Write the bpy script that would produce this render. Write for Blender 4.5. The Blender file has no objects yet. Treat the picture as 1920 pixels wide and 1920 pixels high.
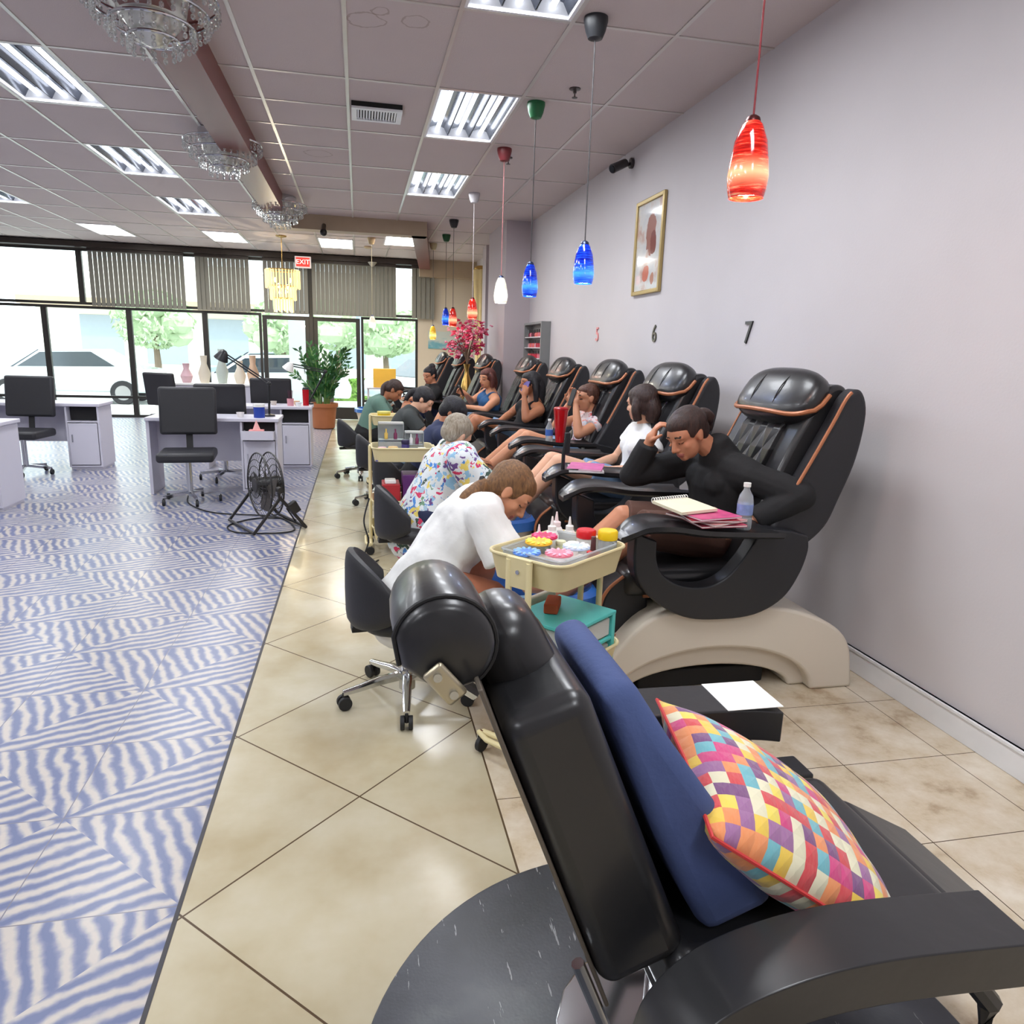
import bpy, bmesh, math, random
from math import sin, cos, pi, radians, sqrt, tan, atan2
from mathutils import Vector as V, Matrix, noise
random.seed(7)
SC = bpy.context.scene
COL = SC.collection

# ---------------------------------------------------------------- camera
YAW, PITCH, ROLL, FPX, CH = .2123, .2189, .0314, 1347.5, 1.52
_f = V((sin(YAW)*cos(PITCH), cos(YAW)*cos(PITCH), -sin(PITCH)))
_r0 = V((cos(YAW), -sin(YAW), 0)); _u0 = _r0.cross(_f)
_r = _r0*cos(ROLL)+_u0*sin(ROLL); _u = -_r0*sin(ROLL)+_u0*cos(ROLL)
cam = bpy.data.objects.new('camera', bpy.data.cameras.new('camera'))
COL.objects.link(cam); SC.camera = cam
m = Matrix((_r, _u, -_f)).transposed().to_4x4(); m.translation = V((0, 0, CH))
cam.matrix_world = m
cam.data.sensor_width = 36; cam.data.lens = 36*FPX/1920
cam.data.clip_start = .05; cam.data.clip_end = 300

def _ray(x, y): return _f + _r*((x-960)/FPX) - _u*((y-960)/FPX)
def atY(x, y, Y):
    d = _ray(x, y); return V((0, 0, CH)) + d*(Y/d.y)
def atZ(x, y, z):
    d = _ray(x, y); return V((0, 0, CH)) + d*((z-CH)/d.z)
def atX(x, y, X):
    d = _ray(x, y); return V((0, 0, CH)) + d*(X/d.x)

# ---------------------------------------------------------------- world, sun, exposure
SC.view_settings.view_transform = 'Standard'; SC.view_settings.look = 'None'
SC.view_settings.gamma = 1; SC.view_settings.exposure = 0.12
SC.view_settings.use_curve_mapping = False
w = bpy.data.worlds.new('sky'); SC.world = w; w.use_nodes = True
bg = w.node_tree.nodes['Background']; bg.inputs[0].default_value = (.86, .95, 1, 1); bg.inputs[1].default_value = 4.2
sun = bpy.data.objects.new('sun', bpy.data.lights.new('sun', 'SUN')); COL.objects.link(sun)
sun.data.energy = 2.0; sun.data.angle = .05; sun.data.color = (1, .95, .85)
sun.rotation_euler = (radians(35), radians(25), 0)

# ---------------------------------------------------------------- materials
def S2L(c): return tuple(((x/255)/12.92 if x/255 <= .04045 else ((x/255+.055)/1.055)**2.4) for x in c)
class NT:
    def __init__(s, m): s.m = m; s.t = m.node_tree; s.n = s.t.nodes; s.l = s.t.links
    def new(s, t, **k):
        n = s.n.new(t)
        for a, b in k.items(): setattr(n, a, b)
        return n
    def link(s, a, b): s.l.new(a, b)
    def math(s, op, a, b=None, c=None):
        n = s.n.new('ShaderNodeMath'); n.operation = op
        for i, x in enumerate((a, b, c)):
            if x is None: continue
            if isinstance(x, (int, float)): n.inputs[i].default_value = x
            else: s.l.new(x, n.inputs[i])
        return n.outputs[0]
    def mix(s, f, a, b, mode='MIX'):
        n = s.n.new('ShaderNodeMix'); n.data_type = 'RGBA'; n.blend_type = mode
        for x, i in ((f, 0), (a, 6), (b, 7)):
            if hasattr(x, 'is_output'): s.l.new(x, n.inputs[i])
            elif i == 0: n.inputs[0].default_value = x
            else: n.inputs[i].default_value = (*x, 1)
        return n.outputs[2]
    def ramp(s, f, stops, interp='LINEAR'):
        n = s.n.new('ShaderNodeValToRGB'); n.color_ramp.interpolation = interp
        e = n.color_ramp.elements
        while len(e) < len(stops): e.new(.5)
        for q, (p, c) in zip(e, stops): q.position = p; q.color = (*c, 1)
        s.l.new(f, n.inputs[0]); return n.outputs[0]
    def coord(s, kind='Object'): return s.n.new('ShaderNodeTexCoord').outputs[kind]
    def noise(s, vec, scale, detail=4, rough=.5, out='Fac'):
        n = s.n.new('ShaderNodeTexNoise'); n.inputs['Scale'].default_value = scale
        n.inputs['Detail'].default_value = detail; n.inputs['Roughness'].default_value = rough
        if vec is not None: s.l.new(vec, n.inputs['Vector'])
        return n.outputs[out]
    def mapping(s, vec, scale=(1, 1, 1), loc=(0, 0, 0), rot=(0, 0, 0)):
        n = s.n.new('ShaderNodeMapping'); n.inputs['Scale'].default_value = scale
        n.inputs['Location'].default_value = loc; n.inputs['Rotation'].default_value = rot
        s.l.new(vec, n.inputs[0]); return n.outputs[0]
    def sep(s, vec):
        n = s.n.new('ShaderNodeSeparateXYZ'); s.l.new(vec, n.inputs[0]); return n.outputs
    def bump(s, h, strength=.2, dist=.01):
        n = s.n.new('ShaderNodeBump'); n.inputs['Strength'].default_value = strength
        n.inputs['Distance'].default_value = dist; s.l.new(h, n.inputs['Height'])
        s.l.new(n.outputs[0], s.bs.inputs['Normal']); return n
    @property
    def bs(s): return s.n['Principled BSDF']
def M(name, rgb, rough=.5, metal=0, vary=.06, vscale=8, bump=0, bscale=60, emit=0, ecol=None, trans=0, alpha=1, coat=0, spec=.5, sub=0, lin=False):
    m = bpy.data.materials.new(name); m.use_nodes = True; t = NT(m); b = t.bs
    c = rgb if lin else S2L(rgb)
    b.inputs['Roughness'].default_value = rough; b.inputs['Metallic'].default_value = metal
    b.inputs['Specular IOR Level'].default_value = spec
    b.inputs['Coat Weight'].default_value = coat; b.inputs['Coat Roughness'].default_value = .08
    b.inputs['Transmission Weight'].default_value = trans; b.inputs['Alpha'].default_value = alpha
    if sub: b.inputs['Subsurface Weight'].default_value = sub; b.inputs['Subsurface Radius'].default_value = (.02, .008, .005); b.inputs['Subsurface Scale'].default_value = .5
    co = t.coord()
    if vary:
        f = t.noise(co, vscale)
        t.link(t.mix(f, tuple(x*(1-vary) for x in c), tuple(min(1, x*(1+vary)) for x in c)), b.inputs['Base Color'])
    else: b.inputs['Base Color'].default_value = (*c, 1)
    if bump: t.bump(t.noise(co, bscale, 3), bump, .004)
    if emit:
        b.inputs['Emission Color'].default_value = (*(S2L(ecol) if ecol else c), 1); b.inputs['Emission Strength'].default_value = emit
    m.diffuse_color = (*c, 1)
    return m

# ---------------------------------------------------------------- mesh helpers
def frame(d, side=None):
    d = d.normalized()
    s = side if side is not None else (V((0, 0, 1)) if abs(d.z) < .9 else V((1, 0, 0)))
    a = (s - d*s.dot(d)).normalized(); return a, d.cross(a)
class MB:
    def __init__(s): s.v = []; s.f = []; s.mi = []; s.cur = 0
    def add(s, vs, fs):
        o = len(s.v); s.v += [V(x) for x in vs]
        for f in fs: s.f.append([i+o for i in f]); s.mi.append(s.cur)
        return s
    def box(s, c, d, R=None):
        c = V(c); h = V(d)/2; vs = []
        for x in (-1, 1):
            for y in (-1, 1):
                for z in (-1, 1):
                    p = V((x*h.x, y*h.y, z*h.z)); vs.append(c + (R @ p if R else p))
        return s.add(vs, [(0, 1, 3, 2), (4, 6, 7, 5), (0, 4, 5, 1), (2, 3, 7, 6), (0, 2, 6, 4), (1, 5, 7, 3)])
    def b2(s, a, b):
        a = V(a); b = V(b); return s.box((a+b)/2, [abs(q) for q in (b-a)])
    def bar(s, p, q, w, h, side=None):
        p = V(p); q = V(q); a, b = frame(q-p, V(side) if side else None); vs = []
        for e in (p, q):
            for i, j in ((-1, -1), (1, -1), (1, 1), (-1, 1)): vs.append(e + a*(i*w/2) + b*(j*h/2))
        return s.add(vs, [(3, 2, 1, 0), (4, 5, 6, 7), (0, 1, 5, 4), (1, 2, 6, 5), (2, 3, 7, 6), (3, 0, 4, 7)])
    def loft(s, rings, caps=True, closed=False):
        n = len(rings[0]); vs = [p for r in rings for p in r]; fs = []
        L = len(rings)
        for i in range(L if closed else L-1):
            k = (i+1) % L
            for j in range(n):
                a = i*n+j; b = i*n+(j+1) % n; c = k*n+(j+1) % n; d = k*n+j
                fs.append((a, b, c, d))
        if caps and not closed:
            fs.append(tuple(range(n-1, -1, -1))); fs.append(tuple(range((L-1)*n, L*n)))
        return s.add(vs, fs)
    def cyl(s, p, q, r, r2=None, n=20):
        p = V(p); q = V(q); r2 = r if r2 is None else r2; a, b = frame(q-p)
        return s.loft([[e + a*(rr*cos(2*pi*k/n)) + b*(rr*sin(2*pi*k/n)) for k in range(n)] for e, rr in ((p, r), (q, r2))])
    def tube(s, pts, r, n=8, closed=False, flat=None):
        pts = [V(p) for p in pts]; L = len(pts); rings = []; prev = None
        for i, p in enumerate(pts):
            if closed: d = pts[(i+1) % L]-pts[i-1]
            else: d = pts[min(i+1, L-1)]-pts[max(i-1, 0)]
            a, b = frame(d, prev); prev = a
            rr = r[i] if isinstance(r, (list, tuple)) else r
            rings.append([p + a*(rr*cos(2*pi*k/n)) + b*(rr*(flat or 1)*sin(2*pi*k/n)) for k in range(n)])
        return s.loft(rings, not closed, closed)
    def lathe(s, prof, c=(0, 0, 0), n=24, R=None):
        c = V(c); rings = []
        for r, z in prof:
            ring = []
            for k in range(n):
                p = V((r*cos(2*pi*k/n), r*sin(2*pi*k/n), z)); ring.append(c + (R @ p if R else p))
            rings.append(ring)
        return s.loft(rings)
    def ell(s, c, r, R=None, n=16, pw=1):
        c = V(c); r = r if hasattr(r, '__len__') else (r, r, r); m_ = n//2; rings = []
        for i in range(m_+1):
            t = -pi/2 + pi*i/m_
            ct = max(abs(cos(t)), .02)**pw; st = (abs(sin(t))**pw)*(1 if sin(t) > 0 else -1); ring = []
            for k in range(n):
                u = 2*pi*k/n; cu = abs(cos(u))**pw*(1 if cos(u) > 0 else -1); su = abs(sin(u))**pw*(1 if sin(u) > 0 else -1)
                p = V((r[0]*ct*cu, r[1]*ct*su, r[2]*st)); ring.append(c + (R @ p if R else p))
            rings.append(ring)
        return s.loft(rings)
    def cap(s, p, q, r, r2=None, n=12):
        p = V(p); q = V(q); r2 = r if r2 is None else r2; a, b = frame(q-p if (q-p).length > 1e-6 else V((0, 0, 1))); d = (q-p).normalized(); rings = []
        for i in range(4): t = pi/2*i/4; rings.append((p-d*(r*cos(t)), max(r*sin(t), r*.08)))
        rings += [(p, r), (q, r2)]
        for i in range(3, -1, -1): t = pi/2*i/4; rings.append((q+d*(r2*cos(t)), max(r2*sin(t), r2*.08)))
        return s.loft([[e + a*(rr*cos(2*pi*k/n)) + b*(rr*sin(2*pi*k/n)) for k in range(n)] for e, rr in rings])
    def body(s, secs, side, n=20):
        # elliptical sections (centre, half width along side, half depth), rounded ends
        side = V(side).normalized(); L = len(secs); rings = []
        def ring(c, a, b, d):
            sd = (side - d*side.dot(d)).normalized(); up = d.cross(sd)
            return [c + sd*(a*cos(2*pi*k/n)) + up*(b*sin(2*pi*k/n)) for k in range(n)]
        C = [V(x[0]) for x in secs]
        for i in range(L):
            d = (C[min(i+1, L-1)]-C[max(i-1, 0)]).normalized(); a, b = secs[i][1:3]
            if i == 0:
                for t in (.25, .6, .85): rings.append(ring(C[0]-d*(min(a, b)*sqrt(1-t*t)*.8), a*t, b*t, d))
            rings.append(ring(C[i], a, b, d))
            if i == L-1:
                for t in (.85, .6, .25): rings.append(ring(C[i]+d*(min(a, b)*sqrt(1-t*t)*.8), a*t, b*t, d))
        return s.loft(rings)
    def prism(s, poly, axis, a, b):
        # polygon in the two other axes, extruded along axis from a to b
        def P(u, v, w): return {'x': (w, u, v), 'y': (u, w, v), 'z': (u, v, w)}[axis]
        n = len(poly); vs = [P(u, v, a) for u, v in poly] + [P(u, v, b) for u, v in poly]
        return s.add(vs, [tuple(range(n-1, -1, -1)), tuple(range(n, 2*n))] + [(i, (i+1) % n, n+(i+1) % n, n+i) for i in range(n)])
    def quad(s, *p): return s.add(p, [tuple(range(len(p)))])
    def build(s, name, mat, parent=None, smooth=True, bevel=0, seg=3, sub=0, ang=40, loc=None, rot=None):
        me = bpy.data.meshes.new(name); org = V(loc) if loc is not None else V((0, 0, 0))
        me.from_pydata([tuple(p-org) for p in s.v], [], s.f)
        bm = bmesh.new(); bm.from_mesh(me); bmesh.ops.recalc_face_normals(bm, faces=bm.faces); bm.to_mesh(me); bm.free()
        mats = mat if isinstance(mat, (list, tuple)) else [mat]
        for q in mats: me.materials.append(q)
        if len(mats) > 1: me.polygons.foreach_set('material_index', s.mi)
        if smooth:
            me.polygons.foreach_set('use_smooth', [True]*len(me.polygons)); me.set_sharp_from_angle(angle=radians(ang))
        o = bpy.data.objects.new(name, me); COL.objects.link(o)
        o.location = org
        if parent is not None: o.parent = parent
        if bevel:
            b = o.modifiers.new('bevel', 'BEVEL'); b.width = bevel; b.segments = seg; b.limit_method = 'ANGLE'; b.angle_limit = radians(35); b.harden_normals = False
            me.polygons.foreach_set('use_smooth', [True]*len(me.polygons))
        if sub:
            b = o.modifiers.new('sub', 'SUBSURF'); b.levels = b.render_levels = sub
        return o
def tag(o, label=None, cat=None, group=None, kind=None):
    if label: o['label'] = label
    if cat: o['category'] = cat
    if group: o['group'] = group
    if kind: o['kind'] = kind
    return o
def thing(name, label, cat, loc=(0, 0, 0), rz=0, group=None):
    o = bpy.data.objects.new(name, None); COL.objects.link(o); o.empty_display_size = .1
    o.location = loc; o.rotation_euler = (0, 0, rz)
    return tag(o, label, cat, group)
_KC = [0, {}]
def kids(o):
    n = len(bpy.data.objects)
    if o.name not in _KC[1]: _KC[1][o.name] = [k for k in bpy.data.objects if k.parent == o]
    return _KC[1][o.name]
def dup(o, loc=None, rz=None, label=None, group=None, parent=None, scale=None):
    c = o.copy(); COL.objects.link(c)
    if parent is not None: c.parent = parent
    if loc is not None: c.location = loc
    if rz is not None: c.rotation_euler = (0, 0, rz)
    if scale: c.scale = (scale,)*3
    if label: c['label'] = label
    if group: c['group'] = group
    for ch in kids(o): dup(ch, parent=c)
    return c
def struct(o): o['kind'] = 'structure'; return o
def euler(x=0, y=0, z=0):
    from mathutils import Euler
    return Euler((x, y, z)).to_matrix()
def lerp(a, b, t): return a+(b-a)*t
def bez(pts, n=8):
    # Catmull-Rom through points
    pts = [V(p) for p in pts]; out = []
    for i in range(len(pts)-1):
        p0 = pts[max(i-1, 0)]; p1 = pts[i]; p2 = pts[i+1]; p3 = pts[min(i+2, len(pts)-1)]
        for k in range(n):
            t = k/n; out.append(.5*((2*p1)+(p2-p0)*t+(2*p0-5*p1+4*p2-p3)*t*t+(3*p1-p0-3*p2+p3)*t**3))
    return out+[pts[-1]]
STAGE = bpy.data.scenes.new('stage')
def evaluated(o):
    # the finished mesh of one object, worked out alone in a scratch scene
    STAGE.collection.objects.link(o); vl = STAGE.view_layers[0]; vl.update(); dg = vl.depsgraph; dg.update()
    me = bpy.data.meshes.new_from_object(o.evaluated_get(dg)); STAGE.collection.objects.unlink(o); return me
def text(name, s, size, mat, parent, loc, rot, depth=.002, align='CENTER'):
    cu = bpy.data.curves.new(name, 'FONT'); cu.body = s; cu.size = size; cu.extrude = depth; cu.align_x = align; cu.align_y = 'CENTER'
    o = bpy.data.objects.new(name, cu)
    me = evaluated(o)
    me.materials.clear(); me.materials.append(mat)
    q = bpy.data.objects.new(name, me); COL.objects.link(q); q.location = loc; q.rotation_euler = rot
    bpy.data.objects.remove(o)
    if parent is not None: q.parent = parent
    return q
# ================================================================ materials of the setting
CZ = 3.32; WX = 2.43; BY = 15.8
def mat_wall(name, rgb, bump=.25):
    m = M(name, rgb, .65, vary=.03, vscale=3, spec=.3); t = NT(m)
    t.bump(t.noise(t.coord(), 90, 3), bump, .002); return m
wallM = mat_wall('lilac_paint', (206, 201, 203)); backM = mat_wall('beige_paint', (214, 203, 184)); colM = mat_wall('grey_paint', (190, 180, 184))
trimM = M('trim_white', (228, 228, 230), .4)
ceilM = M('ceiling_tile', (206, 194, 192), .8, vary=.04, vscale=1.5, bump=.5, bscale=180, spec=.2)
def stains(m, spots):
    # brown rings left by old leaks
    t = NT(m); co = t.coord(); X, Y, Z = t.sep(co); n = t.noise(co, 9, 4); src = t.bs.inputs['Base Color'].links[0].from_socket
    for x, y, r in spots:
        d = t.math('SQRT', t.math('ADD', t.math('POWER', t.math('SUBTRACT', X, x), 2), t.math('POWER', t.math('SUBTRACT', Y, y), 2)))
        e = t.math('ABSOLUTE', t.math('SUBTRACT', t.math('ADD', d, t.math('MULTIPLY', t.math('SUBTRACT', n, .5), .09)), r))
        src = t.mix(t.math('MULTIPLY', t.math('LESS_THAN', e, .006), .35), src, S2L((120, 90, 60)))
    t.link(src, t.bs.inputs['Base Color'])
_s = [atZ(685, 38, 3.32), atZ(715, 22, 3.32), atZ(782, 42, 3.32)]
stains(ceilM, [(_s[0].x, _s[0].y, .10), (_s[1].x, _s[1].y, .05), (_s[2].x, _s[2].y, .075), (-.35, 7.7, .12)])
gridM = M('grid_metal', (205, 200, 195), .3, .35)
beamRed = M('red_brown_beam', (120, 62, 58), .35); beamTan = M('tan_beam', (176, 158, 134), .6); darkW = M('dark_bronze', (52, 44, 40), .4, .3)

def floor_cream():
    m = bpy.data.materials.new('cream_diagonal_tile'); m.use_nodes = True; t = NT(m); b = t.bs; co = t.coord()
    X, Y, Z = t.sep(co)
    s = .665; k = 1/sqrt(2)
    u = t.math('MULTIPLY', t.math('ADD', X, Y), k); v = t.math('MULTIPLY', t.math('SUBTRACT', X, Y), k)
    def line(q, off):
        a = t.math('FRACT', t.math('DIVIDE', t.math('ADD', q, -off+s*50), s))
        d = t.math('MINIMUM', a, t.math('SUBTRACT', 1, a)); return t.math('LESS_THAN', d, .0045)
    g = t.math('MAXIMUM', line(u, 1.591), line(v, -1.619))
    g = t.math('MAXIMUM', g, t.math('LESS_THAN', t.math('ABSOLUTE', t.math('SUBTRACT', X, .445)), .003))
    n1 = t.noise(co, 2.2, 5, .55); n2 = t.noise(co, 30, 3)
    base = t.ramp(n1, [(.3, S2L((172, 158, 126))), (.55, S2L((190, 181, 156))), (.75, S2L((202, 196, 178)))])
    base = t.mix(t.math('MULTIPLY', n2, .18), base, S2L((170, 155, 125)))
    # brownish marble tiles right of the aisle
    n3 = t.noise(co, 5, 6, .65); right = t.ramp(n3, [(.28, S2L((158, 134, 106))), (.45, S2L((202, 186, 160))), (.68, S2L((222, 212, 194)))])
    fr = t.math('FRACT', t.math('DIVIDE', t.math('ADD', X, .01), .455)); fy = t.math('FRACT', t.math('DIVIDE', t.math('ADD', Y, .1), .455))
    gr = t.math('MAXIMUM', t.math('LESS_THAN', fr, .008), t.math('LESS_THAN', fy, .008))
    isr = t.math('GREATER_THAN', X, .445)
    col = t.mix(isr, base, right); g = t.mix(isr, g, gr)
    col = t.mix(g, col, S2L((84, 68, 50)))
    t.link(col, b.inputs['Base Color'])
    rr = t.math('ADD', t.math('MULTIPLY', n1, .14), .13); t.link(rr, b.inputs['Roughness'])
    return m
def floor_blue():
    m = bpy.data.materials.new('blue_chevron_marble_tile'); m.use_nodes = True; t = NT(m); b = t.bs; co = t.coord()
    X, Y, Z = t.sep(co); s = .46
    tx = t.math('FRACT', t.math('DIVIDE', t.math('ADD', X, 50*s+.5), s)); ty = t.math('FRACT', t.math('DIVIDE', Y, s))
    n = t.noise(co, 7, 4)
    # triangles: each tile is halved on its diagonal and striped along one or the other edge
    cx = t.math('FLOOR', t.math('DIVIDE', t.math('ADD', X, 50*s+.5), s)); cy = t.math('FLOOR', t.math('DIVIDE', Y, s))
    par = t.math('MODULO', t.math('ADD', cx, cy), 2)
    fx = t.mix(par, tx, t.math('SUBTRACT', 1, tx))
    tri = t.math('GREATER_THAN', fx, ty)
    st1 = t.math('ADD', tx, t.math('MULTIPLY', ty, .42)); st2 = t.math('SUBTRACT', ty, t.math('MULTIPLY', tx, .42))
    st = t.mix(tri, st1, st2)
    wv = t.math('SINE', t.math('MULTIPLY', t.math('ADD', st, t.math('MULTIPLY', n, .16)), 46))
    wv = t.math('ADD', t.math('MULTIPLY', wv, .5), .5); wv = t.math('ADD', wv, t.math('MULTIPLY', t.math('SUBTRACT', t.noise(co, 22, 5), .5), .9))
    col = t.ramp(wv, [(.1, S2L((92, 102, 138))), (.4, S2L((122, 126, 152))), (.65, S2L((156, 154, 160))), (.95, S2L((184, 176, 168)))])
    g = t.math('MAXIMUM', t.math('LESS_THAN', tx, .008), t.math('LESS_THAN', ty, .008))
    col = t.mix(g, col, S2L((110, 108, 120)))
    t.link(col, b.inputs['Base Color']); b.inputs['Roughness'].default_value = .3
    return m
# ---------------------------------------------------------------- floor, walls, ceiling
FL = -9.0; NY = -4.0
struct(MB().b2((-.5, NY, -.1), (WX+.1, BY+.1, 0)).build('floor', floor_cream(), smooth=False))
struct(MB().b2((FL, NY, -.1), (-.512, BY+.1, 0)).build('floor', floor_blue(), smooth=False))
struct(MB().b2((-.512, NY, -.1), (-.5, BY, .0015)).build('trim_1', M('floor_joint', (46, 44, 50), .5), smooth=False))
struct(MB().b2((WX, NY, 0), (WX+.12, BY+.1, CZ)).build('wall_right', wallM, smooth=False))
struct(MB().b2((FL-.12, NY, 0), (FL, BY+.1, CZ)).build('wall_left', wallM, smooth=False))
struct(MB().b2((FL-.12, NY-.12, 0), (WX+.12, NY, CZ)).build('wall_back', wallM, smooth=False))
# column on the right wall and flat pilaster behind it
struct(MB().b2((2.06, 10.5, 0), (WX, 11.9, CZ)).b2((2.2, 13.0, 0), (WX, 13.35, CZ)).build('wall_column', colM, smooth=False))
# front wall: solid right of the window, opening to the left
OX = 1.24
wf = MB(); wf.b2((OX, BY, 0), (WX+.12, BY+.15, CZ)); wf.b2((FL, BY, 3.2), (OX, BY+.15, CZ)); wf.b2((-9, BY, 0), (-7.4, BY+.15, 3.2))
struct(wf.build('wall_front', backM, smooth=False))
b = MB(); b.b2((WX-.018, NY, 0), (WX, 10.5, .12)); b.b2((WX-.024, NY, .105), (WX, 10.5, .12)); b.b2((WX-.02, 11.9, 0), (WX, BY, .12))
struct(b.build('baseboard_right', trimM, bevel=.003))
struct(MB().b2((OX+.02, BY-.018, 0), (WX-.03, BY, .12)).build('baseboard_front', trimM, bevel=.003))
# ceiling with openings for the recessed lights
GX = lambda k: -.05+.62*k
GY = lambda k: 5.58+.62*k
holes = [(1, 0), (1, 4), (1, -4), (1, -8), (-4, 0), (-4, 4), (-4, -4), (-4, 8), (-8, 0), (-8, 4), (-8, 8), (-12, 4), (-4,-8), (1, -12), (-4, -12), (-8, -4), (-8, -8)]
hc = set()
for i, k in holes: hc.add((i, k)); hc.add((i, k+1))
c = MB()
for i in range(-15, 4):
    for k in range(-16, 17):
        if (i, k) in hc: continue
        x0, x1, y0, y1 = GX(i), GX(i+1), GY(k), GY(k+1)
        if x0 < FL-.4 or y0 < NY-.5: continue
        y1 = min(y1, BY+.1); x1 = min(x1, WX+.1)
        c.b2((x0, y0, CZ), (x1, y1, CZ+.02))
struct(c.build('ceiling', ceilM, smooth=False))
struct(MB().b2((FL, NY, CZ+.2), (WX, BY, CZ+.25)).build('ceiling', ceilM, smooth=False))
g = MB()
for i in range(-14, 4): g.b2((GX(i)-.012, NY, CZ-.007), (GX(i)+.012, BY, CZ))
for k in range(-14, 17, 2): g.b2((FL, GY(k)-.012, CZ-.006), (WX, GY(k)+.012, CZ))
for k in (1, 3, 5): g.b2((GX(-3), GY(k)-.012, CZ-.006), (GX(0), GY(k)+.012, CZ))
struct(g.build('trim_2', gridM, smooth=False))
# hanging beams
BB = CZ-.2
def beam(p, q, wd, name, mat, face=None):
    a = V((*p, 0)); c_ = V((*q, 0)); d = (c_-a).normalized(); n = V((-d.y, d.x, 0))*wd
    mb = MB(); vs = [a, c_, c_+n, a+n]
    mb.add([x+V((0, 0, BB)) for x in vs]+[x+V((0, 0, CZ)) for x in vs], [(0, 1, 2, 3), (4, 7, 6, 5), (0, 4, 5, 1), (1, 5, 6, 2), (2, 6, 7, 3), (3, 7, 4, 0)])
    struct(mb.build(name, mat, smooth=False))
beam((-.88, NY+.0), (-.88, 11.1), .24, 'trim_3', [beamRed])
beam((-1.12, 11.1), (1.0, 11.1), .24, 'trim_4', [beamTan])
beam((1.0, 11.1), (1.46, BY-.3), -.0+.22, 'trim_5', [beamRed])
struct(MB().b2((1.25, BY-.3, 2.98), (WX, BY, CZ)).build('trim_6', beamTan, smooth=False))
struct(MB().b2((FL, BY-.22, 3.2), (1.6, BY, 3.3)).build('trim_7', darkW, smooth=False))
# ---------------------------------------------------------------- shop front
glassM = bpy.data.materials.new('window_glass'); glassM.use_nodes = True
t = NT(glassM); t.n.remove(t.bs); o_ = t.n['Material Output']
tr = t.new('ShaderNodeBsdfTransparent'); tr.inputs[0].default_value = (.94, .97, .96, 1); gl = t.new('ShaderNodeBsdfGlossy'); gl.inputs['Roughness'].default_value = .03
mx = t.new('ShaderNodeMixShader'); mx.inputs[0].default_value = .06; t.link(tr.outputs[0], mx.inputs[1]); t.link(gl.outputs[0], mx.inputs[2]); t.link(mx.outputs[0], o_.inputs[0])
FM = M('dark_aluminium_frame', (58, 56, 54), .4, .4)
def window(n, x0, x1, z0, z1, bars=(), fw=.05, parent_kind='structure'):
    f = MB()
    for a, b_ in (((x0, z0), (x1, z0+fw)), ((x0, z1-fw), (x1, z1)), ((x0, z0+fw), (x0+fw, z1-fw)), ((x1-fw, z0+fw), (x1, z1-fw))):
        f.b2((a[0], BY+.02, a[1]), (b_[0], BY+.09, b_[1]))
    for z in bars: f.b2((x0+fw, BY+.03, z-.025), (x1-fw, BY+.08, z+.025))
    o = struct(f.build(n, FM, bevel=.003))
    pane = MB().b2((x0+fw, BY+.05, z0+fw), (x1-fw, BY+.056, z1-fw)).build('pane', glassM, o, smooth=False)
    return o
window('window_1', .06, OX, 0, 2.14, bars=(.4,))
window('window_2', -3.0, -1.92, 0, 2.14, bars=(.4,))
window('window_3', -4.4, -3.0, 0, 2.14, bars=(.4,)); window('window_4', -5.9, -4.4, 0, 2.14, bars=(.4,)); window('window_5', -7.4, -5.9, 0, 2.14, bars=(.4,))
window('window_6', -.9, OX, 2.16, 3.2); window('window_7', -3.0, -.98, 2.16, 3.2); window('window_8', -5.2, -3.0, 2.16, 3.2); window('window_9', -7.4, -5.2, 2.16, 3.2)
struct(MB().b2((-.98, BY-.03, 0), (-.9, BY+.12, 3.2)).build('trim_8', FM, bevel=.004))
def door(n, x0, x1, hinge):
    f = MB(); fw = .085
    f.b2((x0, BY+.0, .01), (x0+fw, BY+.06, 2.1)); f.b2((x1-fw, BY, .01), (x1, BY+.06, 2.1)); f.b2((x0+fw, BY, 2.02), (x1-fw, BY+.06, 2.1)); f.b2((x0+fw, BY, .01), (x1-fw, BY+.06, .26))
    o = struct(f.build(n, FM, bevel=.003))
    MB().b2((x0+fw, BY+.02, .26), (x1-fw, BY+.03, 2.02)).build('pane', glassM, o, smooth=False)
    hx = x1-.12 if hinge < 0 else x0+.12
    MB().tube([(hx, BY, 1.25), (hx, BY-.06, 1.22), (hx, BY-.06, .98), (hx, BY, .95)], .011).build('door_handle', M('steel_handle', (170, 170, 170), .3, 1), o)
    return o
door('door_1', -1.9, -.98, -1); door('door_2', -.9, .04, 1)
# ---------------------------------------------------------------- outside: kerb, car park, hedge, trees, shops across
lotM = M('asphalt_pale', (200, 200, 196), .9, vary=.1); walkM = M('concrete_walk', (222, 219, 210), .9)
struct(MB().b2((-30, BY+.15, -.3), (30, 70, -.16)).build('ground_lot', lotM, smooth=False))
struct(MB().b2((-30, BY+.15, -.16), (30, BY+3.4, -.02)).build('ground_walk', walkM, smooth=False))
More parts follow.
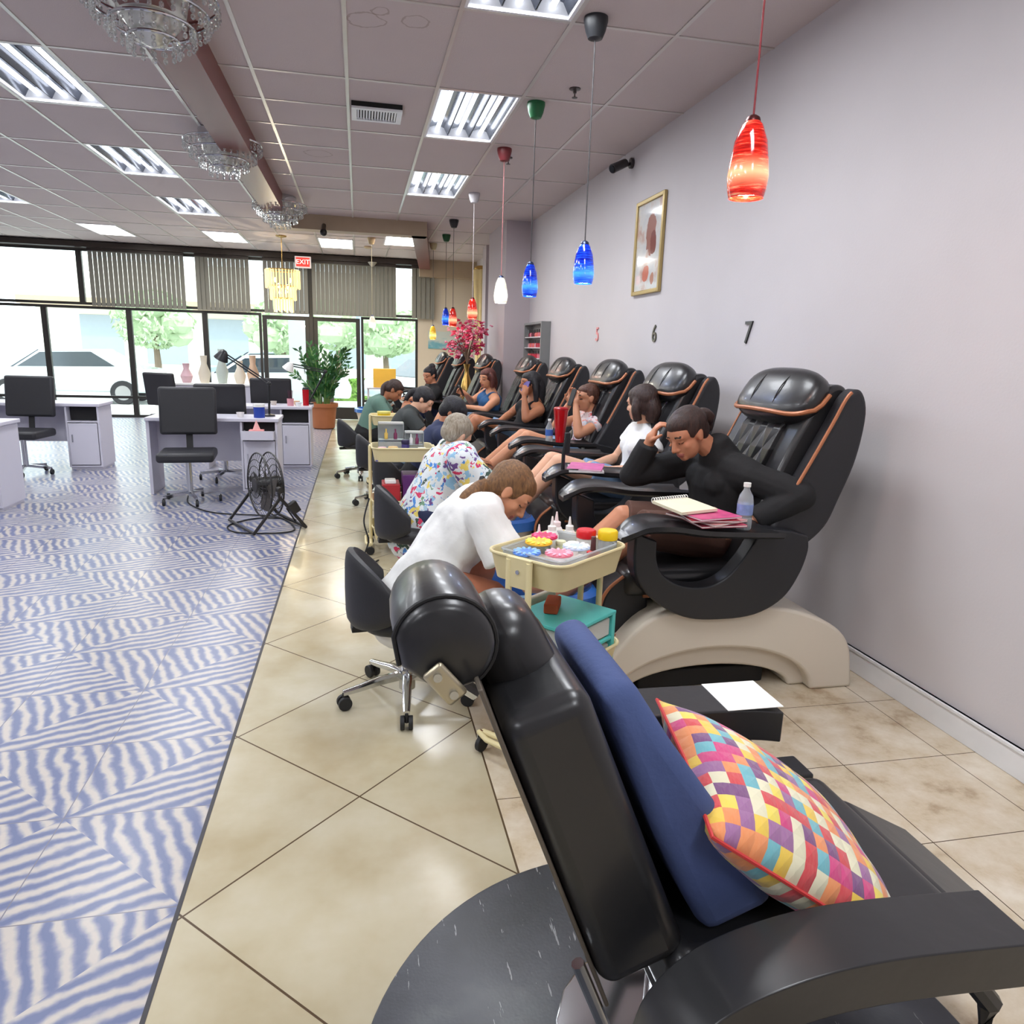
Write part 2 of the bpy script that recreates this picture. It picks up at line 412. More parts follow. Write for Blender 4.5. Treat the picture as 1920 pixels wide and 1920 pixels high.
# ---------------------------------------------------------------- outside things
leafM = M('outside_leaves', (176, 196, 158), .8, vary=.25, vscale=3); barkM = M('bark', (120, 104, 88), .9)
carGl = M('car_glass', (60, 70, 78), .15); tyreM = M('tyre_rubber', (34, 34, 36), .8); whM = M('white_stucco', (226, 222, 210), .9)
def tree(x, y, h, r, label):
    t = thing('tree', label, 'tree', (x, y, -.16), 0, 'trees in the car park')
    MB().tube([(0, 0, 0), (.05, 0, h*.3), (0, .05, h*.62)], [.14, .11, .07]).build('trunk', barkM, t)
    mb = MB(); rnd = random.Random(int(x*10+y))
    for k in range(14):
        a = rnd.random()*6.28; q = rnd.random()**.5
        mb.ell((cos(a)*q*r*.7, sin(a)*q*r*.7, h*(.6+.35*rnd.random())), (r*.42, r*.42, r*.34), n=10)
    for k in range(900):
        a = rnd.random()*6.28; z = rnd.uniform(-1, 1); q = sqrt(1-z*z); rr = r*rnd.uniform(.75, 1.08)
        p = V((cos(a)*q*rr, sin(a)*q*rr, h*.76+z*r*.75)); R = euler(rnd.random()*6, rnd.random()*6, 0)
        mb.add([p+R @ V(v) for v in ((-.1, 0, 0), (0, -.05, 0), (.1, 0, 0), (0, .05, .01))], [(0, 1, 2, 3)])
    mb.build('crown', leafM, t, smooth=False)
tree(-2.6, 27, 3.0, 1.2, 'green tree seen through the left glass door'); tree(-.9, 33, 3.4, 1.4, 'green tree behind the hedge, seen through the right glass door')
tree(.9, 26, 3.0, 1.2, 'nearest green tree seen through the window right of the doors'); tree(3.0, 31, 3.3, 1.3, 'farther green tree seen through the window right of the doors')
tree(-6.5, 26, 3.1, 1.2, 'green tree seen through the window left of the doors')
hd = MB(); rnd = random.Random(3)
hd.b2((-1.5, 23.6, -.16), (7, 24.5, .45))
for k in range(2600):
    x = rnd.uniform(-1.6, 7.1); f = rnd.random(); p = V((x, 23.55 if f < .6 else rnd.uniform(23.5, 24.6), rnd.uniform(-.1, .5) if f < .6 else .48)); R = euler(rnd.random()*6, rnd.random()*6, 0)
    hd.add([p+R @ V(v) for v in ((-.07, 0, 0), (0, -.04, 0), (.07, 0, 0), (0, .04, .01))], [(0, 1, 2, 3)])
tag(hd.build('hedge', M('hedge_green', (120, 160, 70), .8, vary=.4, vscale=6), smooth=False), 'low clipped green hedge across the car park outside the doors', 'hedge')
def car(x, y, rz, col, label):
    t = thing('car', label, 'car', (x, y, -.16), rz, 'cars parked outside')
    prof = [(-2.1, .35), (-2.15, .6), (-2.0, .82), (-1.2, .93), (-.55, 1.38), (.7, 1.42), (1.35, 1.02), (2.0, .92), (2.15, .6), (2.1, .32)]
    MB().prism(prof, 'y', -.85, .85).build('body', M('car_paint', col, .25, coat=1), t, bevel=.07)
    g = MB(); g.prism([(-1.08, .95), (-.52, 1.32), (.66, 1.36), (1.2, 1.0)], 'y', -.86, .86); g.prism([(-1.3, .93), (-.62, 1.385), (-.58, 1.33), (-1.2, .9)], 'y', -.7, .7)
    g.build('side_glass', carGl, t, smooth=False)
    for wx in (-1.35, 1.35):
        for s in (-1, 1): w_ = MB().cyl((wx, s*.7, .32), (wx, s*.88, .32), .32).build('wheel', tyreM, t, bevel=.03); MB().cyl((wx, s*.87, .32), (wx, s*.89, .32), .19).build('rim', M('rim_alloy', (180, 180, 184), .3, .9), w_)
car(-2.4, 20.6, .1, (226, 232, 236), 'white car parked outside, seen through the left glass door'); car(2.3, 21.2, .5, (206, 218, 224), 'pale silver car parked beyond the right window')
car(-7.4, 21.6, 0, (200, 210, 214), 'grey car parked beyond the left window'); car(-3.4, 29.4, 0, (150, 166, 176), 'blue grey car parked beyond the hedge behind the right glass door')
bd = thing('shop_building', 'pale building with dark windows across the car park', 'building', (0, 42, -.16))
MB().b2((-16, 0, 0), (14, 6, 5.6)).build('wall', whM, bd, smooth=False)
for k in range(9):
    MB().b2((-14+k*3.1, -.06, .5), (-12+k*3.1, .02, 2.9)).build('window', M('shop_window', (150, 162, 170), .3), bd, smooth=False)
MB().b2((-16.4, -1.2, 3.3), (14.4, .1, 3.7)).build('canopy', M('canopy_tan', (180, 160, 130), .8), bd, smooth=False)
c_ = MB().b2((-1.62, 18.3, -.16), (-1.12, 18.8, 4.2)).build('walkway_pillar', M('pillar_grey', (196, 202, 206), .9)); tag(c_, 'square pale pillar on the walkway seen through the left glass door', 'pillar')
c_ = MB().cyl((.02, 19.0, -.1), (.02, 19.0, 4.2), .07).build('walkway_post', M('post_blue', (150, 172, 190), .6)); tag(c_, 'slim blue grey post outside the right glass door', 'post')
# ---------------------------------------------------------------- vertical blinds above the doors
slatM = M('blind_slat', (128, 127, 119), .75, vary=.03)
def blind(x0, x1, label, z0=2.14):
    t = thing('vertical_blind', label, 'blind', ((x0+x1)/2, BY-.1, 0), 0, 'vertical blinds above the doors')
    n = max(1, int((x1-x0)/.082)); c = (x0+x1)/2
    MB().b2((x0-c, -.03, 3.15), (x1-c, .03, 3.2)).build('headrail', darkW, t, smooth=False)
    for k in range(n):
        x = x0-c+(k+.5)*(x1-x0)/n
        MB().bar((x, 0, z0), (x, 0, 3.16), .002, .086, side=(sin(.28), cos(.28), 0)).build('slat', slatM, t, smooth=False)
blind(-1.84, -.98, 'grey vertical blind above the left door, left of the brown post'); blind(-.9, .78, 'wide grey vertical blind above the right door')
blind(1.1, 1.58, 'narrow grey vertical blind at the right end of the shop front'); blind(-3.1, -2.1, 'grey vertical blind left of the bright gap over the left window'); blind(-5.0, -3.3, 'grey vertical blind farther left over the side windows')
# ---------------------------------------------------------------- recessed lights
tubeM = M('fluorescent_tube', (255, 255, 255), .5, emit=4.2, ecol=(244, 248, 255), vary=0)
reflM = M('troffer_reflector', (84, 90, 104), .14, .5, vary=.04)
diffM = M('light_diffuser', (255, 252, 246), .5, emit=5.5, ecol=(255, 250, 240), vary=0)
whiteMetal = M('white_enamel', (232, 234, 238), .35)
LW = 34
def area(name, loc, sx, sy, pw, col, parent=None):
    l = bpy.data.lights.new(name, 'AREA'); l.shape = 'RECTANGLE'; l.size = sx; l.size_y = sy; l.energy = pw; l.color = col
    o = bpy.data.objects.new(name, l); COL.objects.link(o); o.location = loc
    if parent: o.parent = parent
    return o
def troffer(i, k, label):
    x = GX(i)+.31; y = GY(k)+.62
    t = thing('ceiling_light', label, 'ceiling light', (x, y, CZ), 0, 'fluorescent ceiling lights')
    f = MB()
    for a, b_ in (((-.3, -.61), (-.28, .61)), ((.28, -.61), (.3, .61)), ((-.28, -.61), (.28, -.59)), ((-.28, .59), (.28, .61))): f.b2((a[0], a[1], -.004), (b_[0], b_[1], .12))
    f.build('housing', whiteMetal, t, smooth=False)
    r = MB()
    for q in (-1, 0, 1):
        cx = q*.187
        r.loft([[V((cx+u, e, z)) for u, z in ((-.09, .02), (-.06, .075), (0, .095), (.06, .075), (.09, .02), (.06, .08), (0, .1), (-.06, .08))] for e in (-.59, .59)])
    r.b2((-.28, -.59, .1), (.28, .59, .12)); r.build('reflector', reflM, t)
    for q in (-1, 0, 1):
        MB().cyl((q*.187, -.57, .052), (q*.187, .57, .052), .0165).build('tube_lamp', tubeM, t)
    area('lamp_light', (0, 0, .015), .5, 1.15, LW, (.93, .96, 1), t)
LL = {(1, -12): 'added fill tube light farthest behind the camera over the aisle', (-4, -12): 'added fill tube light farthest behind the camera, left of the beam', (-8, -4): 'added fill tube light in the far left row, beside the nearest desk', (-8, -8): 'added fill tube light in the far left row, behind the camera', (-4, 0): 'tube light left of the beam, level with the air grille', (-4, 4): 'tube light left of the beam, second from the front window', (-4, -4): 'tube light left of the beam, nearest the camera', (-4, 8): 'tube light left of the beam, nearest the front window', (-8, 0): 'tube light in the far left row, nearer one', (-8, 4): 'tube light in the far left row, middle one', (-8, 8): 'tube light in the far left row, nearest the window', (-12, 4): 'tube light over the left wall side', (1, -8): 'tube light behind the camera over the aisle', (-4, -8): 'tube light behind the camera, left of the beam'}  # fill lights here are unseen, added to brighten surfaces facing the camera
lab = {(1, 0): 'fluorescent ceiling light with three bare tubes, middle of the three down the aisle', (1, 4): 'farthest of the three fluorescent tube lights, nearest the tan beam', (1, -4): 'fluorescent tube light cut off by the top edge of the photo'}
for i, k in holes:
    troffer(i, k, lab.get((i, k)) or LL[(i, k)])
def panel(x0, y0, label):
    t = thing('ceiling_panel_light', label, 'ceiling light', (x0+.3, y0+.6, CZ), 0, 'flat bright panels near the shop front')
    f = MB()
    for a, b_ in (((-.3, -.6), (-.28, .6)), ((.28, -.6), (.3, .6)), ((-.28, -.6), (.28, -.58)), ((-.28, .58), (.28, .6))): f.b2((a[0], a[1], -.012), (b_[0], b_[1], -.0005))
    f.build('frame', whiteMetal, t, smooth=False); MB().b2((-.28, -.58, -.008), (.28, .58, -.0005)).build('diffuser', diffM, t, smooth=False)
    area('lamp_light', (0, 0, -.02), .5, 1.1, 22, (1, .95, .86), t)
panel(-.66, 13.35, 'flat bright ceiling panel above the exit sign, in front of the blinds'); panel(.46, 12.5, 'flat bright ceiling panel beside the red end of the beam'); panel(-2.52, 13.35, 'flat bright ceiling panel at the left edge near the window')
panel(-4.4, 13.35, 'flat bright ceiling panel far to the left by the windows')
# ---------------------------------------------------------------- ceiling odds
t = thing('air_vent', 'small white air grille in the ceiling with a dark gap behind it', 'vent', (.165, 6.2, CZ))
f = MB()
for a, b_ in (((-.19, -.16), (-.15, .16)), ((.15, -.16), (.19, .16)), ((-.15, -.16), (.15, -.12)), ((-.15, .12), (.15, .16))): f.b2((a[0], a[1], -.05), (b_[0], b_[1], -.035))
f.b2((-.19, .13, -.035), (.19, .16, 0)); f.build('frame', whiteMetal, t, smooth=False)
MB().b2((-.19, -.16, -.034), (.19, .13, -.0005)).build('cavity', M('vent_black', (20, 20, 20), .8), t, smooth=False)
f = MB()
for k in range(14): f.bar((-.14+k*.0215, -.12, -.043), (-.14+k*.0215, .12, -.043), .003, .014, side=(.6, 0, .8))
f.build('louvres', whiteMetal, t, smooth=False)
for x, y, lb, c in ((1.5, 5.32, 'fire sprinkler head in the ceiling beside the black pendant cable', 'sprinkler'), (1.42, 7.25, 'fire sprinkler head behind the dark red pendant canopy', 'sprinkler')):
    t = thing('sprinkler', lb, c, (x, y, CZ)); s_ = M('sprinkler_metal', (96, 92, 90), .4, .8)
    MB().lathe([(.04, 0), (.04, -.006), (.012, -.01), (.012, -.03)], n=16).build('escutcheon', s_, t); MB().lathe([(.004, -.03), (.006, -.055), (.02, -.057), (.02, -.06), (0.001, -.062)], n=16).build('deflector', s_, t)
for p, lb in (((.2, 14.1), 'small round smoke detector between the bright ceiling panels'),):
    tag(MB().lathe([(.07, CZ), (.07, CZ-.025), (.045, CZ-.04), (.001, CZ-.042)], (p[0], p[1], 0), 20).build('smoke_detector', M('detector_tan', (178, 160, 128), .5), loc=(p[0], p[1], CZ)), lb, 'smoke detector')
tag(MB().ell((-.45, 10.9, CZ-.26), (.05, .05, .05)).cyl((-.45, 10.9, CZ-.24), (-.45, 11.1, CZ-.14), .03).build('dome_camera', M('black_plastic', (26, 26, 28), .3), loc=(-.45, 10.9, CZ-.2)), 'small black round camera on the tan beam beside the crystal light', 'camera')
t = thing('security_camera', 'dark bullet security camera on the top of the right wall', 'camera', (2.43, 6.6, 3.2)); bkM = M('camera_dark', (48, 44, 46), .35)
MB().cyl((-.001, 0, 0), (-.03, 0, 0), .045).build('mount', bkM, t, bevel=.004); MB().tube([(-.02, 0, 0), (-.08, -.01, -.03), (-.12, -.02, -.02)], .014).build('arm', bkM, t)
MB().cyl((-.07, .0, -.0), (-.22, -.08, -.08), .036, .04).build('housing', bkM, t, bevel=.006); MB().cyl((-.219, -.0795, -.0795), (-.226, -.083, -.083), .03).build('lens', M('lens_black', (8, 8, 10), .1), t)
# exit sign
t = thing('exit_sign', 'red and white exit sign on the header above the doors', 'sign', (-1.05, BY-.27, 3.13))
MB().b2((-.155, -.03, -.11), (.155, .03, .11)).build('housing', M('sign_white', (236, 226, 224), .4, emit=.3), t, bevel=.006)
MB().b2((-.13, -.034, -.085), (.13, -.0301, .085)).build('face', M('sign_red', (232, 60, 52), .4, emit=.8, vary=0), t, smooth=False)
text('lettering', 'EXIT', .128, M('sign_letters', (255, 236, 226), .4, emit=1.1, vary=0), t, (0, -.036, 0), (radians(90), 0, 0), .0015)
# little bell ornament on header
tag(MB().lathe([(.09, 3.2), (.08, 3.18), (.03, 3.12), (.001, 3.115)], (.3, BY-.3, 0), 16).build('header_ornament', M('ornament_grey', (170, 168, 160), .4), loc=(.3, BY-.3, 3.2)), 'small grey ornament hanging under the dark header right of the exit sign', 'ornament')
# ---------------------------------------------------------------- pendant lamps
def glass_shade(name, a, b, hot, e=1.0, band=None):
    m = bpy.data.materials.new(name); m.use_nodes = True; t = NT(m); bs = t.bs
    co = t.coord(); X, Y, Z = t.sep(co)
    n = t.noise(t.mapping(co, (5, 5, 60), rot=(.18, .1, 0)), 2.2, 5, .65)
    col = t.ramp(n, [(.40, S2L(a)), (.56, S2L(b)), (.80, S2L(hot))])
    t.link(col, bs.inputs['Base Color']); bs.inputs['Roughness'].default_value = .12
    bs.inputs['Coat Weight'].default_value = .6
    # the bulb inside makes the lower glass glow
    g = t.math('ADD', t.math('MULTIPLY', t.math('ABSOLUTE', t.math('ADD', Z, .165)), -15), 1.2)
    g = t.math('MAXIMUM', g, .16)
    hotc = t.mix(t.math('MULTIPLY', t.math('MAXIMUM', t.math('SUBTRACT', g, .35), 0), band if band is not None else .9), col, S2L(hot))
    t.link(hotc, bs.inputs['Emission Color']); t.link(t.math('MULTIPLY', g, e), bs.inputs['Emission Strength'])
    return m
SHADE = {'red': glass_shade('red_swirl_glass', (176, 14, 10), (236, 40, 24), (255, 200, 150), 1.05, 1.3), 'blue': glass_shade('blue_swirl_glass', (4, 22, 170), (10, 70, 235), (90, 190, 255), 1.1, .8),
         'white': glass_shade('white_glass', (250, 246, 220), (255, 252, 236), (255, 255, 250), 1.2), 'yellow': glass_shade('yellow_glass', (240, 170, 20), (250, 205, 60), (255, 240, 170), 1.0)}
def pendant(x, y, ztop, zbot, kind, can, label, light=6, r=.063, cord=(70, 68, 70)):
    t = thing('pendant_lamp', label, 'pendant lamp', (x, y, ztop), 0, 'glass pendant lamps over the chairs')
    H = ztop-zbot; T = CZ-ztop
    prof = [(.024, 0), (.034, -.012), (.052, -.06), (.061, -.12), (.066, -.17), (.062, -.21), (.056, -.235)]
    k = H/.235; prof = [(a*r/.066, b*k) for a, b in prof]
    inner = [(a-.003, b) for a, b in reversed(prof)]
    MB().lathe(prof+inner, n=32).build('lamp_shade', SHADE[kind], t)
    MB().lathe([(.01, .02), (.022, .012), (.026, 0), (.022, -.006)], n=20).build('socket_cap', M('cap_metal', (90, 40, 40) if kind == 'red' else (70, 80, 110), .3, .7), t)
    MB().ell((0, 0, -.15*k), (.026, .026, .032)).build('bulb', M('bulb_glow', (255, 250, 235), .4, emit=7, vary=0), t)
    MB().cyl((0, 0, .01), (0, 0, T-.05), .0035).build('cable', M('cable', cord, .5), t)
    MB().lathe([(.066, T-.0005), (.067, T-.02), (.055, T-.07), (.04, T-.105), (.02, T-.112), (.001, T-.112)], n=28).build('canopy', M('canopy_paint', can, .4), t)
    l = bpy.data.lights.new('lamp_light', 'POINT'); l.energy = light; l.color = {'red': (1, .6, .45), 'blue': (.6, .75, 1)}.get(kind, (1, .92, .75)); l.shadow_soft_size = .03
    o = bpy.data.objects.new('lamp_light', l); COL.objects.link(o); o.parent = t; o.location = (0, 0, -.25*k)
pendant(1.3, 2.41, 2.295, 2.055, 'red', (120, 30, 30), 'large red swirled glass pendant, nearest, at the right edge', 5, .068, (130, 30, 40))
pendant(1.3, 4.25, 2.145, 1.925, 'blue', (40, 42, 46), 'larger of the two near blue pendants, black canopy, near the framed picture', 4)
pendant(1.31, 5.68, 2.185, 1.945, 'blue', (30, 104, 60), 'blue glass pendant with green canopy, left of the larger blue one', 4)
pendant(1.325, 6.96, 2.2, 1.97, 'white', (120, 44, 48), 'white glowing glass pendant with a dark red canopy', 4, .066, (190, 120, 120))
pendant(1.355, 8.93, 2.13, 1.9, 'red', (190, 186, 190), 'red and white pendant above the pink flowers, with a pale cord', 4, .064, (190, 180, 180))
pendant(1.35, 10.77, 2.11, 1.86, 'red', (34, 34, 36), 'small red pendant with black canopy, behind the pale corded one', 3)
pendant(1.405, 12.15, 2.18, 1.92, 'blue', (30, 90, 50), 'small blue pendant in the far row with a green canopy', 3)
pendant(1.3, 13.2, 1.93, 1.7, 'yellow', (200, 190, 150), 'small yellow pendant in front of the blue poster', 3)
pendant(.24, 13.0, 2.05, 1.86, 'white', (190, 170, 130), 'small glass pendant hanging in front of the right glass door', 2, .06, (205, 195, 160))
# ---------------------------------------------------------------- chandeliers
crys = M('crystal', (236, 238, 236), .06, 0, trans=.75, vary=.02, spec=.8); crys.node_tree.nodes['Principled BSDF'].inputs['IOR'].default_value = 1.5
goldM = M('gold_metal', (196, 160, 90), .25, .9); chromeM = M('chrome', (205, 207, 210), .12, 1, vary=.02)
glowC = M('lit_crystal', (255, 236, 170), .15, emit=.7, ecol=(255, 226, 150))
t = thing('chandelier', 'lit three tiered gold and crystal chandelier in front of the shop door', 'chandelier', (-1.25, 13.4, CZ))
MB().cyl((0, 0, -.56), (0, 0, -.02), .006).build('stem', goldM, t); MB().lathe([(.09, -.0005), (.085, -.02), (.02, -.035), (.001, -.036)], n=20).build('canopy', goldM, t)
for tier, (r, z0, z1, n) in enumerate(((.28, -.56, -.86, 34), (.21, -.82, -1.05, 26), (.155, -1.02, -1.25, 20))):
    MB().tube([(r*cos(2*pi*k/24), r*sin(2*pi*k/24), z0) for k in range(24)], .01, closed=True).build('ring', goldM, t)
    pr = MB()
    for k in range(n):
        a = 2*pi*k/n; x, y = r*cos(a), r*sin(a)
        pr.cyl((x, y, z1+(k % 2)*.03), (x, y, z0), .012, .012, n=6)
    pr.build('prism_tier', glowC, t, smooth=False)
for k in range(6): MB().ell((.12*cos(k*1.05), .12*sin(k*1.05), -.72-.1*(k % 3)), (.02, .02, .04)).build('bulb', tubeM, t)
l = bpy.data.lights.new('lamp_light', 'POINT'); l.energy = 25; l.color = (1, .85, .6); o = bpy.data.objects.new('lamp_light', l); COL.objects.link(o); o.parent = t; o.location = (0, 0, -1.35)
def crystal_flush(x, y, label):
    t = thing('crystal_ceiling_light', label, 'ceiling light', (x, y, CZ), 0, 'crystal flush lights along the red beam')
    MB().lathe([(.2, -.0005), (.2, -.1), (.001, -.1)], n=28).build('mounting_plate', chromeM, t, bevel=.003)
    for q, (r, z) in enumerate(((.32, -.13), (.27, -.2), (.2, -.27), (.12, -.33))):
        MB().tube([(r*cos(2*pi*k/28), r*sin(2*pi*k/28), z+.03) for k in range(28)], .008, closed=True).build('ring', chromeM, t)
        pr = MB(); n = int(r*120)
        for k in range(n):
            a = 2*pi*k/n
            for zz in (0, -.03): pr.ell((r*cos(a), r*sin(a), z+zz), (.013, .013, .016), n=6)
        tag(pr.build('crystal_row', crys, t, smooth=False), kind='stuff')
    MB().lathe([(.001, -.1), (.18, -.1), (.16, -.2), (.06, -.32), (.001, -.34)], n=20).build('inner_shade', M('inner_glow', (205, 205, 198), .2, .6), t)
crystal_flush(-.93, 9.95, 'round crystal ceiling light on the far end of the red beam'); crystal_flush(-1.13, 7.2, 'round crystal ceiling light at the left edge under the red beam')
crystal_flush(-1.0, 4.4, 'round crystal ceiling light on the near stretch of the beam')
# ---------------------------------------------------------------- on the right wall
frameM = M('gold_frame', (178, 156, 104), .35, .5)
def art(name, kind=0):
    m = bpy.data.materials.new(name); m.use_nodes = True; t = NT(m); bs = t.bs; co = t.coord(); n = t.noise(co, 6, 4, .6)
    X, Y, Z = t.sep(co)
    if kind == 0:
        c = t.ramp(n, [(.3, S2L((206, 210, 214))), (.5, S2L((222, 222, 220))), (.62, S2L((212, 190, 180))), (.75, S2L((190, 150, 140)))])
        def blob(cy, cz, ry, rz, col, c):
            d = t.math('ADD', t.math('POWER', t.math('DIVIDE', t.math('SUBTRACT', Y, cy), ry), 2), t.math('POWER', t.math('DIVIDE', t.math('SUBTRACT', Z, cz), rz), 2))
            d = t.math('ADD', d, t.math('MULTIPLY', t.math('SUBTRACT', t.noise(co, 14, 4), .5), 1.6))
            return t.mix(t.math('LESS_THAN', d, 1), c, S2L(col))
        c = blob(-.04, .1, .1, .17, (170, 122, 112), c); c = blob(-.1, .02, .06, .1, (140, 88, 84), c); c = blob(.03, -.22, .07, .07, (214, 130, 110), c); c = blob(-.12, -.27, .04, .05, (200, 150, 130), c)
    else: c = t.ramp(n, [(.35, S2L((120, 120, 90))), (.5, S2L((150, 146, 104))), (.65, S2L((90, 84, 76)))])
    t.link(c, bs.inputs['Base Color']); bs.inputs['Roughness'].default_value = .08; bs.inputs['Coat Weight'].default_value = 1
    return m
def picture(y0, y1, z0, z1, label, fm, am, x=WX, fw=.035, mt=True, rot=0):
    cy, cz = (y0+y1)/2, (z0+z1)/2; t = thing('framed_picture', label, 'picture', (x, cy, cz)); a, b = (y1-y0)/2, (z1-z0)/2
    f = MB(); f.b2((-.03, -a, -b), (-.001, -a+fw, b)); f.b2((-.03, a-fw, -b), (-.001, a, b)); f.b2((-.03, -a+fw, -b), (-.001, a-fw, -b+fw)); f.b2((-.03, -a+fw, b-fw), (-.001, a-fw, b))
    f.build('frame', fm, t, bevel=.006); MB().b2((-.014, -a+fw, -b+fw), (-.001, a-fw, b-fw)).build('print', am, t, smooth=False)
picture(5.76, 6.37, 2.04, 2.82, 'tall gold framed print on the lilac wall above the chairs', frameM, art('muted_print'))
picture(12.1, 12.75, 1.85, 2.85, 'dark framed picture on the right wall beyond the grey column', darkW, art('dark_print', 1))
picture(12.2, 12.65, 1.5, 1.72, 'small dark framed card under the dark picture beyond the column', M('grey_frame', (120, 118, 116), .5), art('grey_print', 1))
def numeral(s, y, z, rgb, label):
    o = text('wall_numeral', s, .2, M('numeral_paint', rgb, .4), None, (WX-.006, y, z), (radians(90), 0, radians(-90)), .005)
    tag(o, label, 'number')
numeral('7', 4.3, 1.68, (24, 24, 26), 'black number 7 on the wall, nearest'); numeral('6', 5.82, 1.7, (70, 72, 60), 'number 6 on the wall between the other two numbers'); numeral('5', 7.33, 1.72, (226, 140, 140), 'pale red number 5 on the wall, farthest of the three')
# polish rack
t = thing('polish_rack', 'grey wall rack with shelves of nail polish beside the column', 'rack', (WX, 9.75, 1.0)); gm = M('rack_grey', (128, 130, 130), .4); RW, RH = .5, .92
f = MB(); f.b2((-.13, -RW, 0), (-.001, -RW+.03, RH)); f.b2((-.13, RW-.03, 0), (-.001, RW, RH)); f.b2((-.13, -RW+.03, 0), (-.001, RW-.03, .03)); f.b2((-.13, -RW+.03, RH-.03), (-.001, RW-.03, RH)); f.b2((-.012, -RW+.03, .03), (-.001, RW-.03, RH-.03)); f.build('cabinet', gm, t, bevel=.003)
RS = [.03, .17, .31, .45, .59, .73]
for z in RS[1:]: MB().b2((-.12, -RW+.03, z-.012), (-.012, RW-.03, z)).build('shelf', trimM, t, smooth=False)
reds = [M('polish_%s' % n, c, .15, coat=1) for n, c in (('pink', (226, 120, 136)), ('red', (190, 40, 60)), ('coral', (230, 110, 100)), ('rose', (214, 150, 160)), ('wine', (110, 30, 50)))]
capM = M('polish_cap', (30, 28, 30), .3); proto = {}
rnd = random.Random(5)
for z in RS:
    for k in range(10):
        q = rnd.randrange(5); si = RS.index(z); p = (WX-.065, 9.75-RW+.075+k*.094, 1.0+z+.0005)
        lb = '%s polish bottle, %s shelf of the grey rack, %s from its near end' % (('pink', 'red', 'coral', 'rose', 'wine')[q], ('bottom', 'second lowest', 'third lowest', 'third highest', 'second highest', 'top')[si], ('first', 'second', 'third', 'fourth', 'fifth', 'sixth', 'seventh', 'eighth', 'ninth', 'tenth')[k])
        if q not in proto:
            r_ = thing('nail_polish', lb, 'nail polish', p, 0, 'nail polish bottles in the wall rack'); MB().lathe([(.014, 0), (.018, .006), (.018, .045), (.009, .055), (.009, .06)], n=12).build('bottle', reds[q], r_); MB().cyl((0, 0, .06), (0, 0, .1), .009, .007, n=10).build('cap', capM, r_); proto[q] = r_
        else: dup(proto[q], p, label=lb)
# far end: poster, gold drape, vase
pm = bpy.data.materials.new('lake_poster'); pm.use_nodes = True; t = NT(pm); X, Y, Z = t.sep(t.coord()); n = t.noise(t.mapping(t.coord(), (1, 1, 2.2)), 4, 4)
t.link(t.ramp(t.math('ADD', t.math('MULTIPLY', Z, 1.6), t.math('MULTIPLY', n, .9)), [(.1, S2L((40, 130, 160))), (.3, S2L((90, 160, 176))), (.45, S2L((120, 176, 190))), (.62, S2L((196, 206, 200)))]), t.bs.inputs['Base Color'])
o = MB().b2((1.46, BY-.02, 1.54), (2.2, BY-.002, 1.9)).build('poster', pm, smooth=False, loc=(1.83, BY-.01, 1.6)); tag(o, 'blue landscape poster on the beige wall behind the flowers', 'poster')
t = thing('gold_drape', 'cream drape tied with gold at the far right corner', 'curtain', (2.29, 14.1, 0)); dm = M('drape_cream', (226, 206, 150), .7, vary=.1)
dr = MB(); rings = []
for k in range(14):
    z = .03+k*.23; w = .07+.06*abs((k-6)/7)**1.3; rings.append([V((w*(1+.14*sin(7*a))*cos(a), .08*(1+.14*sin(7*a))*sin(a), z)) for a in [2*pi*j/32 for j in range(32)]])
dr.loft(rings).build('cloth', dm, t); MB().lathe([(.08, 1.52), (.1, 1.55), (.1, 1.6), (.08, 1.63)], n=20).build('tie_band', goldM, t); MB().ell((0, 0, 3.04), (.13, .08, .06)).cyl((.0, 0, 3.04), (.139, 0, 3.04), .02).build('finial', goldM, t)
t = thing('flower_vase', 'tall gold vase holding pink blossom in front of the poster', 'vase', (1.62, 11.13, .62)); MB().lathe([(.001, 0), (.07, 0), (.09, .1), (.1, .3), (.07, .45), (.035, .55), (.03, .62), (.055, .7)], n=24).build('vase', goldM, t)
tag(MB().b2((1.46, 10.97, 0), (1.78, 11.29, .62)).build('plinth', whiteMetal, loc=(1.62, 11.13, 0), bevel=.004), 'white plinth under the gold vase', 'plinth')
st = MB(); bl = [MB(), MB(), MB()]; rnd = random.Random(9)
for k in range(26):
    a = rnd.random()*6.28; q = rnd.uniform(.1, .27); e = V((cos(a)*q, sin(a)*q*.8, rnd.uniform(.88, 1.3))); st.tube(bez([(0, 0, .66), (e.x*.2, e.y*.2, .85), e], 4), .005, n=5)
    for j in range(9):
        p = e+V((rnd.gauss(0, .05), rnd.gauss(0, .05), rnd.gauss(-.02, .06))); B_ = bl[rnd.randrange(3)]
        for u in range(5):
            an = u*1.257+rnd.random(); d = V((cos(an), sin(an), .3)); d = euler(rnd.uniform(-1, 1), rnd.uniform(-1, 1), 0) @ d
            B_.ell(p+d*.018, (.018, .018, .009), n=6)
st.build('branches', barkM, t)
for B_, c in zip(bl, ((226, 60, 110), (240, 150, 180), (200, 40, 90))): B_.build('blossoms', M('blossom', c, .6), t)
